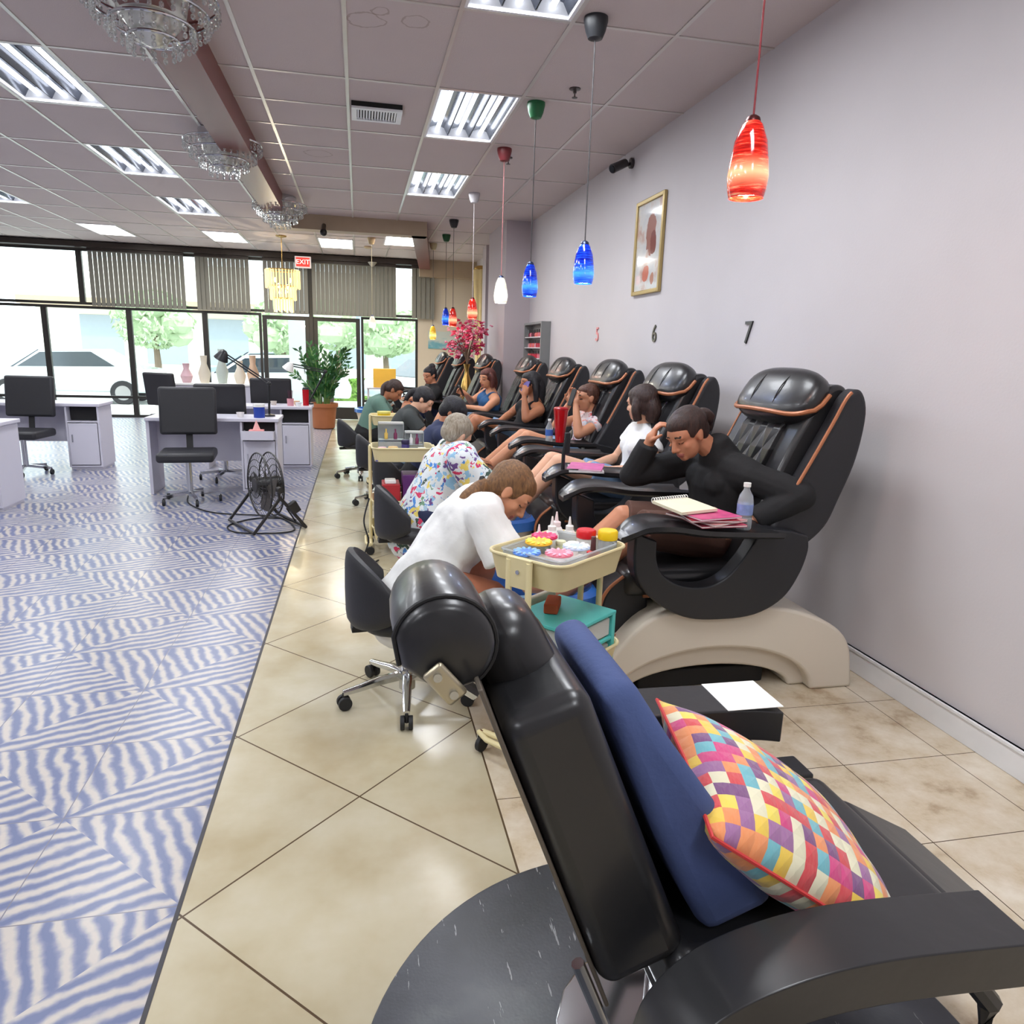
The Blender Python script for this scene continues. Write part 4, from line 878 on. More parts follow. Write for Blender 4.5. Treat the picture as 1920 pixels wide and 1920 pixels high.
dc = deskchair('black desk chair behind the farther manicure desk', -1.15, 10.3, pi+.05); dup(dc, (-1.5, 8.6, 0), pi+.1, 'black desk chair behind the desk with the open drawer')
dup(dc, (-1.62, 7.35, 0), .1, 'black seat cut off by the left edge, before the desk with the open drawer'); dup(dc, (-3.7, 3.9, 0), .2, 'black chair before the nearest desk at the left edge'); dup(dc, (-3.8, 6.4, 0), 0, 'black chair before the left desk level with the fan')
dup(dc, (-3.7, 9.0, 0), -.1, 'black chair before the far left desk'); dup(dc, (-4.1, 5.4, 0), pi, 'black chair behind the nearest desk at the left edge'); dup(dc, (-2.6, 11.2, 0), 2.6, 'black chair standing before the window')
def desklamp(label, base, elbow, head, c=blkP, headc=blkP):
    t = thing('desk_lamp', label, 'lamp', base, 0, 'swing arm lamps'); b_ = V(base)
    MB().lathe([(.001, 0), (.06, 0), (.06, .015), (.02, .025), (.001, .025)], n=20).build('base', c, t)
    E_ = V(elbow)-b_; H_ = V(head)-b_; a_ = MB(); MB().tube([(0, 0, .02), E_], .011).build('lower_arm', c, t)
    for dx in (-.014, .014): a_.tube([E_+V((0, 0, dx)), H_+V((0, 0, dx))], .007)
    a_.build('upper_arm', c, t); MB().ell(E_, .024, n=12).build('elbow_joint', c, t)
    MB().lathe([(.02, .05), (.04, .03), (.075, -.05), (.07, -.05), (.035, .02)], H_+V((-.0, 0, -.02)), 20, euler(.2, .5, 0)).build('lamp_shade', headc, t)
desklamp('black swing arm lamp clamped to the desk with the open drawer', (-.93, 7.98, .7805), (-.92, 7.98, 1.12), (-1.36, 7.98, 1.42)); desklamp('white shaded lamp leaning over the farther desk', (-.64, 9.72, .7805), (-.42, 9.7, 1.2), (-.86, 9.7, 1.28), blkP, wP)
desklamp('black swing arm lamp on the left desk level with the fan', (-3.3, 7.3, .7805), (-3.3, 7.3, 1.15), (-3.7, 7.3, 1.3)); desklamp('black swing arm lamp on the nearest left desk', (-3.3, 4.7, .7805), (-3.35, 4.7, 1.2), (-3.75, 4.7, 1.32))
def simple(name, lb, cat, mb, mat, loc, **k): o = mb.build(name, mat, loc=loc, **k); o.location = loc; return tag(o, lb, cat)
q = thing('wipes_tub', 'blue and white tub on the desk above the open drawer', 'tub', (-1.01, 7.82, .7805)); MB().lathe([(.001, 0), (.055, 0), (.056, .11), (.001, .11)], n=24).build('tub', M('tub_blue', (36, 66, 160), .4), q); MB().lathe([(.058, .11), (.058, .14), (.001, .145)], n=24).build('lid', wP, q)
q = thing('tissue_box', 'pink box of tissues in the open drawer', 'tissues', (-1.02, 7.64, .5955)); MB().b2((-.07, -.045, 0), (.07, .045, .08)).build('box', M('tissue_pink', (236, 160, 158), .7), q, bevel=.003)
MB().loft([[V((.03*(1-z)*cos(a)*(1+.4*sin(3*a)), .02*(1-z)*sin(a), .08+z*.1)) for a in [2*pi*k/14 for k in range(14)]] for z in (0, .3, .6, .95)]).build('tissue', M('tissue', (240, 180, 176), .8), q)
q = thing('tumbler', 'tall dark red bottle on the farther desk', 'cup', (-.66, 9.5, .7805)); MB().lathe([(.001, 0), (.036, 0), (.04, .2), (.001, .2)], n=20).build('cup', M('cup_red', (180, 16, 30), .25), q); MB().lathe([(.042, .2), (.03, .225), (.001, .23)], n=20).build('lid', rubber, q)
q = thing('brush_pot', 'pink pot of brushes on the farther desk', 'pot', (-.84, 9.42, .7805)); MB().lathe([(.001, 0), (.038, 0), (.042, .09), (.038, .09), (.036, .01)], n=20).build('pot', M('pot_pink', (214, 150, 160), .5), q)
br = MB()
for k in range(7): a = k*.9; br.cyl((.012*cos(a), .012*sin(a), .01), (.03*cos(a), .03*sin(a), .19), .003, n=6)
br.build('brushes', M('brush_handles', (80, 40, 60), .4), q)
for x, y, c, lb in ((-.74, 9.36, (236, 236, 236), 'tiny white pot on the front edge of the farther desk'), (-1.2, 7.85, (236, 230, 226), 'white bowl on the desk with the open drawer'), (-.78, 9.6, (230, 190, 150), 'peach coloured pot on the farther desk'), (-1.05, 9.5, (200, 190, 180), 'pale pot at the left of the farther desk')):
    simple('pot', lb, 'pot', MB().lathe([(.001, .7805), (.03, .7805), (.04, .83), (.035, .83), (.02, .79)], (x, y, 0), 18), col(c), (x, y, .7805))
# shelf display behind the lamps
t = thing('display_shelf', 'low white display shelf with ornaments below the left window', 'shelf', (-2.0, 11.6, 0)); MB().b2((-.75, -.18, .0), (.55, .18, .9)).build('cabinet', deskM, t, bevel=.006); MB().b2((-.78, -.2, .9), (.58, .2, .93)).build('shelf_top', wP, t, bevel=.004)
for k, (x, c, h_) in enumerate(((-2.5, (206, 170, 176), .28), (-2.25, (220, 210, 190), .4), (-2.0, (190, 200, 190), .5), (-1.75, (230, 220, 200), .34), (-1.56, (214, 180, 150), .42))):
    simple('ornament', ['rose box ornament, leftmost on the display shelf', 'cream vase ornament, second on the display shelf', 'tallest pale green ornament, middle of the display shelf', 'white vase ornament right of the tallest one', 'tan vase ornament, rightmost on the display shelf'][k], 'ornament', MB().lathe([(.001, .9305), (.06, .9305), (.09, .93+h_*.35), (.04, .93+h_*.7), (.05, .93+h_), (.001, .93+h_)], (x, 11.6, 0), 20), col(c), (x, 11.6, .9305))
# ================================================================ floor fan
t = thing('floor_fan', 'black drum floor fan standing on the blue tiles', 'fan', (-.79, 6.3, 0), radians(-62)); fanM = M('fan_black', (40, 38, 38), .4)
c0 = V((0, 0, .36)); cg = MB(); R0 = .27
for s in (-1, 1):
    for rr_, yy in ((R0, .05), (R0*.8, .075), (R0*.6, .085), (R0*.4, .09), (R0*.2, .09)): cg.tube([c0+V((rr_*cos(a), s*yy, rr_*sin(a))) for a in [2*pi*k/40 for k in range(40)]], .0035 if rr_ < R0 else .007, n=6, closed=True)
    for k in range(36): a = 2*pi*k/36; cg.tube([c0+V((q*cos(a), s*yy, q*sin(a))) for q, yy in ((.05, .09), (R0*.6, .085), (R0, .05))], .0018, n=5)
cg.build('cage', fanM, t)
MB().cyl(c0+V((0, -.095, 0)), c0+V((0, .13, 0)), .065).build('motor', fanM, t, bevel=.01)
bl = MB()
for k in range(4):
    a0 = k*pi/2; P = []
    for u, wd in ((.06, .25), (.14, .42), (.235, .36)): P.append([c0+V((u*cos(a0+q), .02*e_, u*sin(a0+q))) for q, e_ in ((-wd, -1), (0, -.2), (wd, 1))])
    vs = [p for r_ in P for p in r_]; bl.add(vs+[p+V((0, .004, 0)) for p in vs], [(0, 1, 4, 3), (1, 2, 5, 4), (3, 4, 7, 6), (4, 5, 8, 7), (9, 12, 13, 10), (10, 13, 14, 11), (12, 15, 16, 13), (13, 16, 17, 14)])
bl.build('blades', M('fan_blade', (110, 104, 100), .35, .5), t)
sd = MB(); sd.tube([(-.29, .0, .36), (-.29, 0, .28), (-.29, -.22, .02), (.29, -.22, .02), (.29, 0, .28), (.29, 0, .36)], .014); sd.tube([(-.29, 0, .3), (-.29, .22, .02), (.29, .22, .02), (.29, 0, .3)], .014); sd.build('stand', fanM, t)
for s in (-1, 1): MB().cyl((s*.275, 0, .36), (s*.33, 0, .36), .025).build('knob', fanM, t)
MB().box((.29, .12, .2), (.05, .08, .1), euler(.5, 0, 0)).build('switch_box', fanM, t, bevel=.008)
cdp = bez([(-.62, 6.25, .16), (-.56, 6.3, .04), (-.6, 6.5, .008), (-.9, 6.55, .008), (-1.1, 6.3, .008), (-1.0, 6.05, .008), (-.66, 6.0, .008), (-.55, 6.15, .008), (-.75, 6.6, .008), (-1.3, 6.8, .008), (-1.6, 7.2, .008), (-1.7, 7.6, .008)], 8)
tag(MB().tube(cdp, .0065).build('power_cord', rubber), 'black cord looped on the blue tiles around the fan', 'cord')
# ================================================================ potted plant
t = thing('potted_plant', 'tall green leafy plant in a terracotta pot by the door', 'plant', (-.66, 14.05, 0)); tc = M('terracotta', (164, 100, 62), .7, vary=.12)
MB().lathe([(.001, 0), (.17, 0), (.2, .02), (.24, .4), (.27, .41), (.275, .48), (.25, .48), (.235, .43), (.001, .42)], n=32).build('pot', tc, t); MB().lathe([(.001, .42), (.235, .425)], n=24).build('soil', M('soil', (70, 50, 36), .9), t)
lf = MB(); sm = MB(); rnd = random.Random(4)
for k in range(24):
    a = rnd.random()*6.28; ln_ = rnd.uniform(.55, 1.15); out = rnd.uniform(.08, .5); p = bez([(.1*cos(a), .1*sin(a), .43), ((.1+out*.3)*cos(a), (.1+out*.3)*sin(a), .43+ln_*.55), ((.1+out)*cos(a), (.1+out)*sin(a), .43+ln_)], 7); sm.tube(p, [.014-.009*i/len(p) for i in range(len(p))], n=6)
    for i in range(3, len(p)):
        for s in (-1, 1):
            b_ = p[i]; d = (p[i]-p[i-1]).normalized(); sd_ = d.cross(V((0, 0, 1))); sd_ = sd_.normalized() if sd_.length > .01 else V((1, 0, 0)); sd_ = (sd_*cos(i*.7)+d.cross(sd_)*sin(i*.7))
            tip = b_ + (d*.75+sd_*s*.75)*.13; w_ = d.cross(sd_)*.0+d*.6-sd_*s*.6; w_ = w_.normalized()*.028; mid = b_.lerp(tip, .5)
            lf.add([b_, mid+w_, tip, mid-w_, mid+V((0, 0, .006))], [(0, 1, 4), (1, 2, 4), (2, 3, 4), (3, 0, 4)])
sm.build('stems', M('stem_green', (92, 130, 66), .5), t); lf.build('leaves', M('leaf_green', (42, 92, 44), .35, vary=.35, vscale=5), t)
# ================================================================ foreground spa chair
B0 = V((.405, 0, .395)); U0 = V((-.36, 0, .933)); N0 = V((.933, 0, .36))
def bp(L, n, y): return B0+U0*L+N0*n+V((0, y, 0))
t = thing('spa_chair', 'large black padded spa chair in the foreground with a headrest on a steel bracket', 'chair', (.66, 1.2, 0)); O = V((.66, 1.2, 0))
def pad(name, L0, L1, n0, n1, y0, y1, mat, bev, taper=0):
    vs = []
    for L, e in ((L0, 0), (L1, taper)):
        for n, y in ((n0, y0+e), (n1-e*.8, y0+e), (n1-e*.8, y1-e), (n0, y1-e)): vs.append(bp(L, n, y)-O)
    m_ = MB().add(vs, [(3, 2, 1, 0), (4, 5, 6, 7), (0, 1, 5, 4), (1, 2, 6, 5), (2, 3, 7, 6), (3, 0, 4, 7)])
    return m_.build(name, mat, t, bevel=bev, seg=6)
pad('lower_backrest', .02, .585, .012, .18, .985, 1.42, blkL, .035, .015)
pad('upper_backrest', .48, .70, .02, .165, 1.11, 1.36, blkL, .06, .03)
pad('back_plate', -.02, .66, .004, .012, 1.0, 1.40, M('back_board', (104, 96, 86), .4, .3), .003)
# headrest: a D shaped roll across the chair
hc_ = V((.128, 0, 1.062)); prof = [(.088*cos(a)*(1 if True else 1), .08*sin(a)) for a in [radians(q) for q in range(-30, 211, 12)]]
prof = [V((.083*cos(a), 0, .082*sin(a))) for a in [radians(q) for q in range(-25, 206, 11)]] + [V((-.05, 0, -.06)), V((.0, 0, -.07)), V((.05, 0, -.06))]
Rh = euler(0, radians(28), 0); rings = []
for y, k in ((1.045, .8), (1.055, .93), (1.07, 1), (1.15, 1.03), (1.24, 1), (1.29, .93), (1.3, .8)): rings.append([hc_+Rh @ (p*k)+V((0, y, 0))-O for p in prof])
hr = MB().loft(rings).build('headrest', blkL, t, ang=60)
MB().tube([hc_+Rh @ (p*1.005)+V((0, 1.066, 0))-O for p in prof[:22]], .004, n=6).build('seam', rubber, hr)
R_ = euler(0, radians(28), 0)
br = MB().box((.125, 1.036, 1.01), (.038, .012, .07), euler(0, radians(-40), 0)); br.v = [p-O for p in br.v]; brk = br.build('headrest_bracket', M('brushed_steel', (196, 186, 160), .35, .8), t, bevel=.008)
for q in (-.02, .02): c_ = V((.125, 1.03, 1.01))+euler(0, radians(-40), 0) @ V((0, 0, q))-O; MB().cyl(c_, c_+V((0, -.006, 0)), .007).build('bolt', chromeM, brk)
MB().tube([V((.11, 1.2, .98))-O, V((.17, 1.2, .93))-O, bp(.55, -.005, 1.2)-O], .014).build('headrest_arm', chromeM, t)
MB().box(V((.83, 1.2, .43))-O, (.62, .5, .14)).build('seat', blkL, t, bevel=.04, seg=5)
MB().box(V((.80, 1.2, .33))-O, (.5, .42, .07)).build('seat_frame', blkP, t, bevel=.01)
for y, nm in ((1.585, 'far'), (.855, 'near')):
    P = smoothpts([(.44, .60), (.5, .645), (.7, .655), (.95, .65), (1.06, .635)] if nm == 'far' else [(.42, .38), (.45, .49), (.53, .565), (.66, .605), (.82, .615), (1.08, .60)], 6); hw = .075 if nm == 'far' else .062; th = .085; rings = []
    MB().loft([[V((x, y-hw, z)), V((x, y+hw, z)), V((x, y+hw, z-th)), V((x, y-hw, z-th))] for x, z in P]).build('armrest', blkL, t, bevel=.028, seg=5).location = -O
    a_ = MB(); a_.tube([V((.95, y, .57)), V((1.08, y, .42)), V((1.08, y, .32)), V((.7, y, .30))], .02); a_.tube([V((.62, y, .57)), V((.7, y, .30))], .02); a_.v = [p-O for p in a_.v]; a_.build('arm_support', blkP, t)
# white paper on the far arm, lower pad
o = MB().b2((.90, 1.51, .652), (1.055, 1.66, .6535)).build('paper_towel', wP, smooth=False, loc=(.98, 1.58, .652)); tag(o, 'white paper towel laid on the end of the far black armrest', 'paper')
MB().box(V((1.17, 1.62, .36))-O, (.1, .1, .09)).build('side_bracket', blkP, t, bevel=.008)
MB().bar(V((1.05, 1.62, .36))-O, V((1.17, 1.62, .36))-O, .03, .03).build('side_arm', blkP, t)
MB().cyl(V((.66, 1.2, .02))-O, V((.66, 1.2, .3))-O, .07).cyl(V((.66, 1.2, .016))-O, V((.66, 1.2, .05))-O, .26).build('pump_base', chromeM, t, bevel=.006)
rail = MB(); rail.tube([bp(.1, -.012, 1.0)-O, bp(-.1, -.01, 1.0)-O, V((.52, 1.0, .26))-O], .012); rail.build('side_rail', chromeM, t)
# calf rest at the front of the seat
MB().box(V((1.25, 1.2, .36))-O, (.26, .42, .09), euler(0, .5, 0)).build('calf_rest', blkL, t, bevel=.03)
# round mat
matM = bpy.data.materials.new('scuffed_black_mat'); matM.use_nodes = True; tt = NT(matM); co = tt.coord()
n1 = tt.noise(co, 3, 4); n2 = tt.noise(tt.mapping(co, (22, 2.5, 1), rot=(0, 0, .5)), 3.0, 4, .6); n3 = tt.noise(co, 120, 2)
bc = tt.ramp(n1, [(.35, S2L((40, 42, 48))), (.55, S2L((62, 64, 72))), (.72, S2L((92, 96, 98)))]); sc_ = tt.math('GREATER_THAN', n2, .665); bc = tt.mix(tt.math('MULTIPLY', sc_, .6), bc, S2L((176, 178, 180)))
tt.link(bc, tt.bs.inputs['Base Color']); tt.bs.inputs['Roughness'].default_value = .35; tt.bump(n3, .15, .002)
tag(MB().cyl((.66, 1.13, 0), (.66, 1.13, .015), .7, n=96).build('floor_mat', matM, bevel=.004, seg=2, loc=(.66, 1.13, 0)), 'round scuffed black mat under the foreground chair', 'mat')
# cushions
navyM = M('navy_fabric', (66, 81, 126), .85, vary=.12, bump=.35, bscale=60)
def cushion(name, lb, cen, R, sx, sy, th, mat, piping=None, n=28, thing_=True):
    vs = []; fs = []; N_ = n
    def P(u, v, s):
        e = (1-abs(u)**2.6)*(1-abs(v)**2.6); e = max(e, 0)**.55
        k = 1-.06*(1-abs(u))*abs(v)**3; k2 = 1-.06*(1-abs(v))*abs(u)**3
        w_ = .006*noise.noise(V((u*3, v*3, s*5)))
        return V((u*sx*k2, v*sy*k, s*th*e+w_*e))
    for s in (1, -1):
        for i in range(N_+1):
            for j in range(N_+1): vs.append(P(-1+2*i/N_, -1+2*j/N_, s))
    for s in (0, 1):
        o_ = s*(N_+1)**2
        for i in range(N_):
            for j in range(N_):
                a = o_+i*(N_+1)+j; fs.append((a, a+1, a+N_+2, a+N_+1) if s else (a, a+N_+1, a+N_+2, a+1))
    o = MB().add(vs, fs).build(name, mat, ang=80); o.location = cen; o.rotation_euler = R.to_euler()
    bm = bmesh.new(); bm.from_mesh(o.data); bmesh.ops.remove_doubles(bm, verts=bm.verts, dist=1e-4); bmesh.ops.recalc_face_normals(bm, faces=bm.faces); bm.to_mesh(o.data); bm.free()
    tag(o, lb, 'cushion')
    if piping:
        pts = [P(u, -1, 0) for u in [-1+2*k/20 for k in range(20)]]+[P(1, v, 0) for v in [-1+2*k/20 for k in range(20)]]+[P(-u, 1, 0) for u in [-1+2*k/20 for k in range(20)]]+[P(-1, -v, 0) for v in [-1+2*k/20 for k in range(20)]]
        MB().tube(pts, .004, n=6, closed=True).build('piping', piping, o)
    return o
def basis(nrm, up):
    n = V(nrm).normalized(); u = (V(up)-n*V(up).dot(n)).normalized(); s = u.cross(n); return Matrix((s, u, n)).transposed()
nv = []
for L, n0_, n1_, ya, yb in ((.02, .22, .37, 1.0, 1.42), (.13, .205, .35, 1.0, 1.44), (.25, .195, .32, 1.01, 1.45), (.38, .19, .285, 1.04, 1.45), (.51, .19, .26, 1.10, 1.44)): nv.append([bp(L, n0_, ya), bp(L, n1_, ya), bp(L, n1_, yb), bp(L, n0_, yb)])
tag(MB().loft(nv).build('navy_cushion', navyM, loc=(.52, 1.2, .5), bevel=.03, seg=5, ang=80), 'navy blue cushion leaning against the foreground chair back', 'cushion')
pil = bpy.data.materials.new('patchwork_weave'); pil.use_nodes = True; tt = NT(pil); co = tt.coord(); mp = tt.mapping(co, (1, 1, 1))
# the woven squares follow the two directions of the cover

X, Y, Z = tt.sep(co)
def cell(q, s): return tt.math('FLOOR', tt.math('DIVIDE', q, s))
cx, cy = cell(X, .034), cell(Y, .027); cmb = tt.new('ShaderNodeCombineXYZ'); tt.link(cx, cmb.inputs[0]); tt.link(cy, cmb.inputs[1])
wn = tt.new('ShaderNodeTexWhiteNoise'); wn.noise_dimensions = '2D'; tt.link(cmb.outputs[0], wn.inputs['Vector'])
pal = [(206, 24, 120), (112, 48, 120), (238, 214, 80), (228, 222, 190), (236, 140, 80), (96, 176, 190), (210, 36, 60), (228, 222, 190), (150, 90, 150), (236, 196, 60)]
c = tt.ramp(wn.outputs['Value'], [(i/len(pal), S2L(p)) for i, p in enumerate(pal)], 'CONSTANT')
c = tt.mix(tt.math('MULTIPLY', tt.noise(tt.mapping(co, (1, 6, 1)), 60, 3), .16), c, S2L((240, 232, 200)))
tt.link(c, tt.bs.inputs['Base Color']); tt.bs.inputs['Roughness'].default_value = .85; tt.bs.inputs['Sheen Weight'].default_value = .3
gx = tt.math('ABSOLUTE', tt.math('SUBTRACT', tt.math('FRACT', tt.math('DIVIDE', X, .034)), .5)); gy = tt.math('ABSOLUTE', tt.math('SUBTRACT', tt.math('FRACT', tt.math('DIVIDE', Y, .027)), .5))
tt.bump(tt.math('SUBTRACT', 1, tt.math('MAXIMUM', gx, gy)), .5, .01)
cushion('patchwork_cushion', 'multicoloured woven patchwork cushion with red piping on the foreground chair', (.81, 1.15, .61), basis((.54, -.12, .83), (-.82, .17, .55)), .24, .24, .085, pil, M('red_piping', (206, 60, 60), .6))
# ================================================================ people
def skin(name, c): return M(name, c, .48, vary=.06, vscale=12, sub=.15, spec=.4)
def cloth(name, c, bump=.35, vary=.08): return M(name, c, .85, vary=vary, vscale=6, bump=bump, bscale=45)
def hairM(name, c, c2=None):
    m = bpy.data.materials.new(name); m.use_nodes = True; t = NT(m); b = t.bs; n = t.noise(t.mapping(t.coord(), (34, 34, 6)), 3.4, 5, .65)
    t.link(t.ramp(n, [(.3, S2L(c)), (.7, S2L(c2 or tuple(min(255, int(v*1.5+8)) for v in c)))]), b.inputs['Base Color']); b.inputs['Roughness'].default_value = .5; t.bump(n, .7, .008); return m
def floral(name, base, cols, sc=16):
    m = bpy.data.materials.new(name); m.use_nodes = True; t = NT(m); b = t.bs; co = t.coord()
    dn = t.new('ShaderNodeMix'); dn.data_type = 'RGBA'; dn.inputs[0].default_value = .12
    nz = t.noise(co, 20, 3, .5, 'Color'); t.link(co, dn.inputs[6]); t.link(nz, dn.inputs[7])
    v = t.new('ShaderNodeTexVoronoi'); v.inputs['Scale'].default_value = sc; t.link(dn.outputs[2], v.inputs['Vector'])
    X, Y, Z = t.sep(v.outputs['Color']); c = t.ramp(X, [(i/len(cols), S2L(q)) for i, q in enumerate(cols)], 'CONSTANT')
    msk = t.math('LESS_THAN', v.outputs['Distance'], t.math('MULTIPLY', Y, .75)); c = t.mix(msk, S2L(base), c)
    t.link(c, b.inputs['Base Color']); b.inputs['Roughness'].default_value = .85; t.bump(t.noise(co, 30, 3), .4, .004); return m
lipM = M('lips', (168, 98, 88), .4); browM = M('brow_hair', (40, 28, 24), .7); lidM = M('eyelid_line', (36, 24, 22), .6); eyeW = M('eye_white', (226, 220, 214), .2); irisM = M('iris', (44, 28, 20), .1)
def bake(mb, name, mats, voxel, parent=None, org=V((0, 0, 0)), smooth=3, fn=None, wrinkle=0, sc=9):
    me = bpy.data.meshes.new(name); me.from_pydata([tuple(p-org) for p in mb.v], [], mb.f)
    bm = bmesh.new(); bm.from_mesh(me); bmesh.ops.recalc_face_normals(bm, faces=bm.faces); bm.to_mesh(me); bm.free()
    o = bpy.data.objects.new(name, me)
    r = o.modifiers.new('r', 'REMESH'); r.mode = 'VOXEL'; r.voxel_size = voxel; r.use_smooth_shade = True
    s = o.modifiers.new('s', 'SMOOTH'); s.factor = .5; s.iterations = smooth
    m2 = evaluated(o)
    o.modifiers.clear(); o.data = m2; COL.objects.link(o); m2.materials.clear()
    for q in mats: m2.materials.append(q)
    if wrinkle:
        N_ = len(m2.vertices); nn = [v.normal.copy() for v in m2.vertices]; cc = [0.0]*(3*N_); m2.vertices.foreach_get('co', cc)
        for i, q in enumerate(nn):
            x, y, z = cc[3*i:3*i+3]; k = noise.noise(V((x*sc, y*sc, z*sc*.6)))+.5*noise.noise(V((x*sc*2.3, y*sc*2.3, z*sc*1.4+5))); k *= wrinkle
            cc[3*i] += q.x*k; cc[3*i+1] += q.y*k; cc[3*i+2] += q.z*k
        m2.vertices.foreach_set('co', cc)
    if fn:
        for f in m2.polygons: f.material_index = fn(f.center+org)
    else:
        for f in m2.polygons: f.material_index = 0
    m2.polygons.foreach_set('use_smooth', [True]*len(m2.polygons))
    o.location = org
    if parent is not None: o.parent = parent; o.location = org-parent.location
    return o
def hand(mb, wr, d, palm, curl=.5, side=1, s=1.0, spread=.12):
    # palm with four fingers and a thumb; d = direction of the hand, palm = normal of the palm side
    d = V(d).normalized(); n = V(palm); n = (n-d*n.dot(d)).normalized(); w_ = d.cross(n)*side; wr = V(wr)
    R = Matrix((w_, d, n)).transposed()
    mb.ell(wr+d*.045*s, (.038*s, .05*s, .017*s), R, n=14); mb.cap(wr-d*.01, wr+d*.03*s, .024*s, .028*s)
    for i, (off, ln_) in enumerate(((-.028, .062), (-.0095, .072), (.0095, .068), (.027, .054))):
        a = wr+d*(.083*s)+w_*off*s; dd = (d+w_*off*spread*20).normalized(); r_ = .0085*s; th = 0
        for k, q in enumerate((.42, .33, .25)):
            th += curl*(.55 if k == 0 else .8); v = dd*cos(th)+n*sin(th); b = a+v*(ln_*q*s); mb.cap(a, b, r_, r_*.92, n=8); a = b; r_ *= .92
    a = wr+d*.02*s-w_*.024*s; v = (d*.65-w_*.75+n*.25).normalized(); b = a+v*.04*s; mb.cap(a, b, .012*s, .010*s, n=8); v = (d*.9-w_*.25+n*(.25+curl*.4)).normalized(); mb.cap(b, b+v*.032*s, .0098*s, .008*s, n=8)
def person(label, P):
    """P: joints in world coordinates"""
    g = lambda k, d=None: P.get(k, d)
    pel, chest, neck, head = V(P['pel']), V(P['chest']), V(P['neck']), V(P['head'])
    fat = g('fat', 1.0); vox = g('vox', .008); org = V((pel.x, pel.y, 0)); look = V(P['look']).normalized()
    fwd = V(P['fwd']).normalized(); up = (chest-pel).normalized(); right = fwd.cross(up).normalized(); tf = up.cross(right).normalized()
    hs = g('hs', 1.0); skm = P['skin']; W = .165*fat
    mb = MB()
    mid = pel.lerp(chest, .45)+tf*g('arch', -.01)
    wst = pel.lerp(chest, .22)
    tors = [(pel-up*.04, .155*fat, .115*fat), (wst, .15*fat, .11*fat), (mid, .135*fat, .10*fat), (pel.lerp(chest, .75), .148*fat, .112*fat), (chest, .15*fat, .095*fat), (chest+(neck-chest)*.5, .10*fat, .07), (neck, .055, .052)]
    mb.body(tors, right, 24)
    mb.cap(chest+(neck-chest)*.5, head-look*.02, .054, .05)
    bust = g('bust', .06)
    def busts(m_, e): 
        for s in (-1, 1): m_.ell(pel.lerp(chest, .80)+right*s*.072*fat+tf*(.064*fat), (bust+e, bust+e, bust+e), n=14)
    if bust: busts(mb, 0)
    # head
    hr = look.cross(V(g('hup', (0, 0, 1)))).normalized(); hu = hr.cross(look).normalized(); HR = Matrix((hr, look, hu)).transposed()
    H = lambda x, y, z: head+HR @ (V((x, y, z))*hs)
    E = lambda x, y, z, r: mb.ell(H(x, y, z), [q*hs for q in r], HR, n=18)
    E(0, -.012, .03, (.075, .095, .088)); E(0, .03, -.035, (.06, .062, .078)); E(0, .05, .03, (.062, .045, .05)); E(0, .068, -.083, (.026, .024, .022)); E(0, .045, -.065, (.048, .04, .035))
    mb.cap(H(0, .092, .012), H(0, .113, -.026), .0085*hs, .0125*hs); E(0, .098, -.034, (.0185, .012, .009)); E(0, .088, -.058, (.024, .014, .0075)); E(0, .087, -.068, (.02, .013, .0075))
    for s in (-1, 1):
        E(s*.034, .058, -.026, (.024, .022, .024)); E(s*.032, .082, .027, (.026, .010, .007)); E(s*.031, .077, .006, (.015, .012, .010))
        E(s*.073, -.005, -.008, (.011, .019, .031)); E(s*.079, -.012, .004, (.007, .015, .02))
    # limbs
    legs = P.get('legs'); arms = P['arms']
    for s, (hx, kn, an, toe) in zip((1, -1), legs):
        hx = pel+right*s*.085*fat if hx is None else V(hx); kn, an, toe = V(kn), V(an), V(toe)
        mb.cap(hx, kn, .088*fat, .058*fat, n=16); mb.cap(kn, kn.lerp(an, .35)-up*0, .056*fat, .056*fat, n=14); mb.cap(kn.lerp(an, .3), an, .056*fat, .036, n=14)
        d = (toe-an); mb.cap(an, an+d*.45+V((0, 0, -.02)), .038, .034, n=12); mb.cap(an+d*.3+V((0, 0, -.03)), toe+V((0, 0, 0)), .034, .022, n=12)
    sh = []
    for s, A in zip((1, -1), arms):
        S_ = V(A.get('sh', chest+right*s*W+(neck-chest)*.12)); el, wr = V(A['el']), V(A['wr']); sh.append((S_, el, wr))
        mb.cap(chest+right*s*.09*fat, S_, .07*fat, .052*fat, n=14); mb.cap(S_, el, .05*fat, .039*fat, n=14); mb.cap(el, el.lerp(wr, .4), .04*fat, .038*fat, n=12); mb.cap(el.lerp(wr, .35), wr, .038*fat, .026, n=12)
        hd_ = V(A.get('hd', (wr-el))); hand(mb, wr, hd_, A.get('palm', (0, 0, -1)), A.get('curl', .5), s*A.get('flip', 1), 1.02)
    def fn(c):
        q = HR.transposed() @ (c-head); q = q/hs
        if q.length < .15 and q.y > .06:
            if abs(q.x) < .024 and -.0745 < q.z < -.052 and q.y > .084+abs(q.x)*.0: return 1
            if .014 < abs(q.x) < .05 and .029 < q.z < .037 and q.y > .06: return 2
            if .017 < abs(q.x) < .045 and -.0045 < q.z < .0015 and q.y > .07: return 3
        return 0
    o = bake(mb, 'person', [skm, g('lips', lipM), g('brow', browM), lidM], vox, None, org, 2, fn)
    tag(o, label, 'person', g('group'))
    # ---- clothing
    top = g('top')
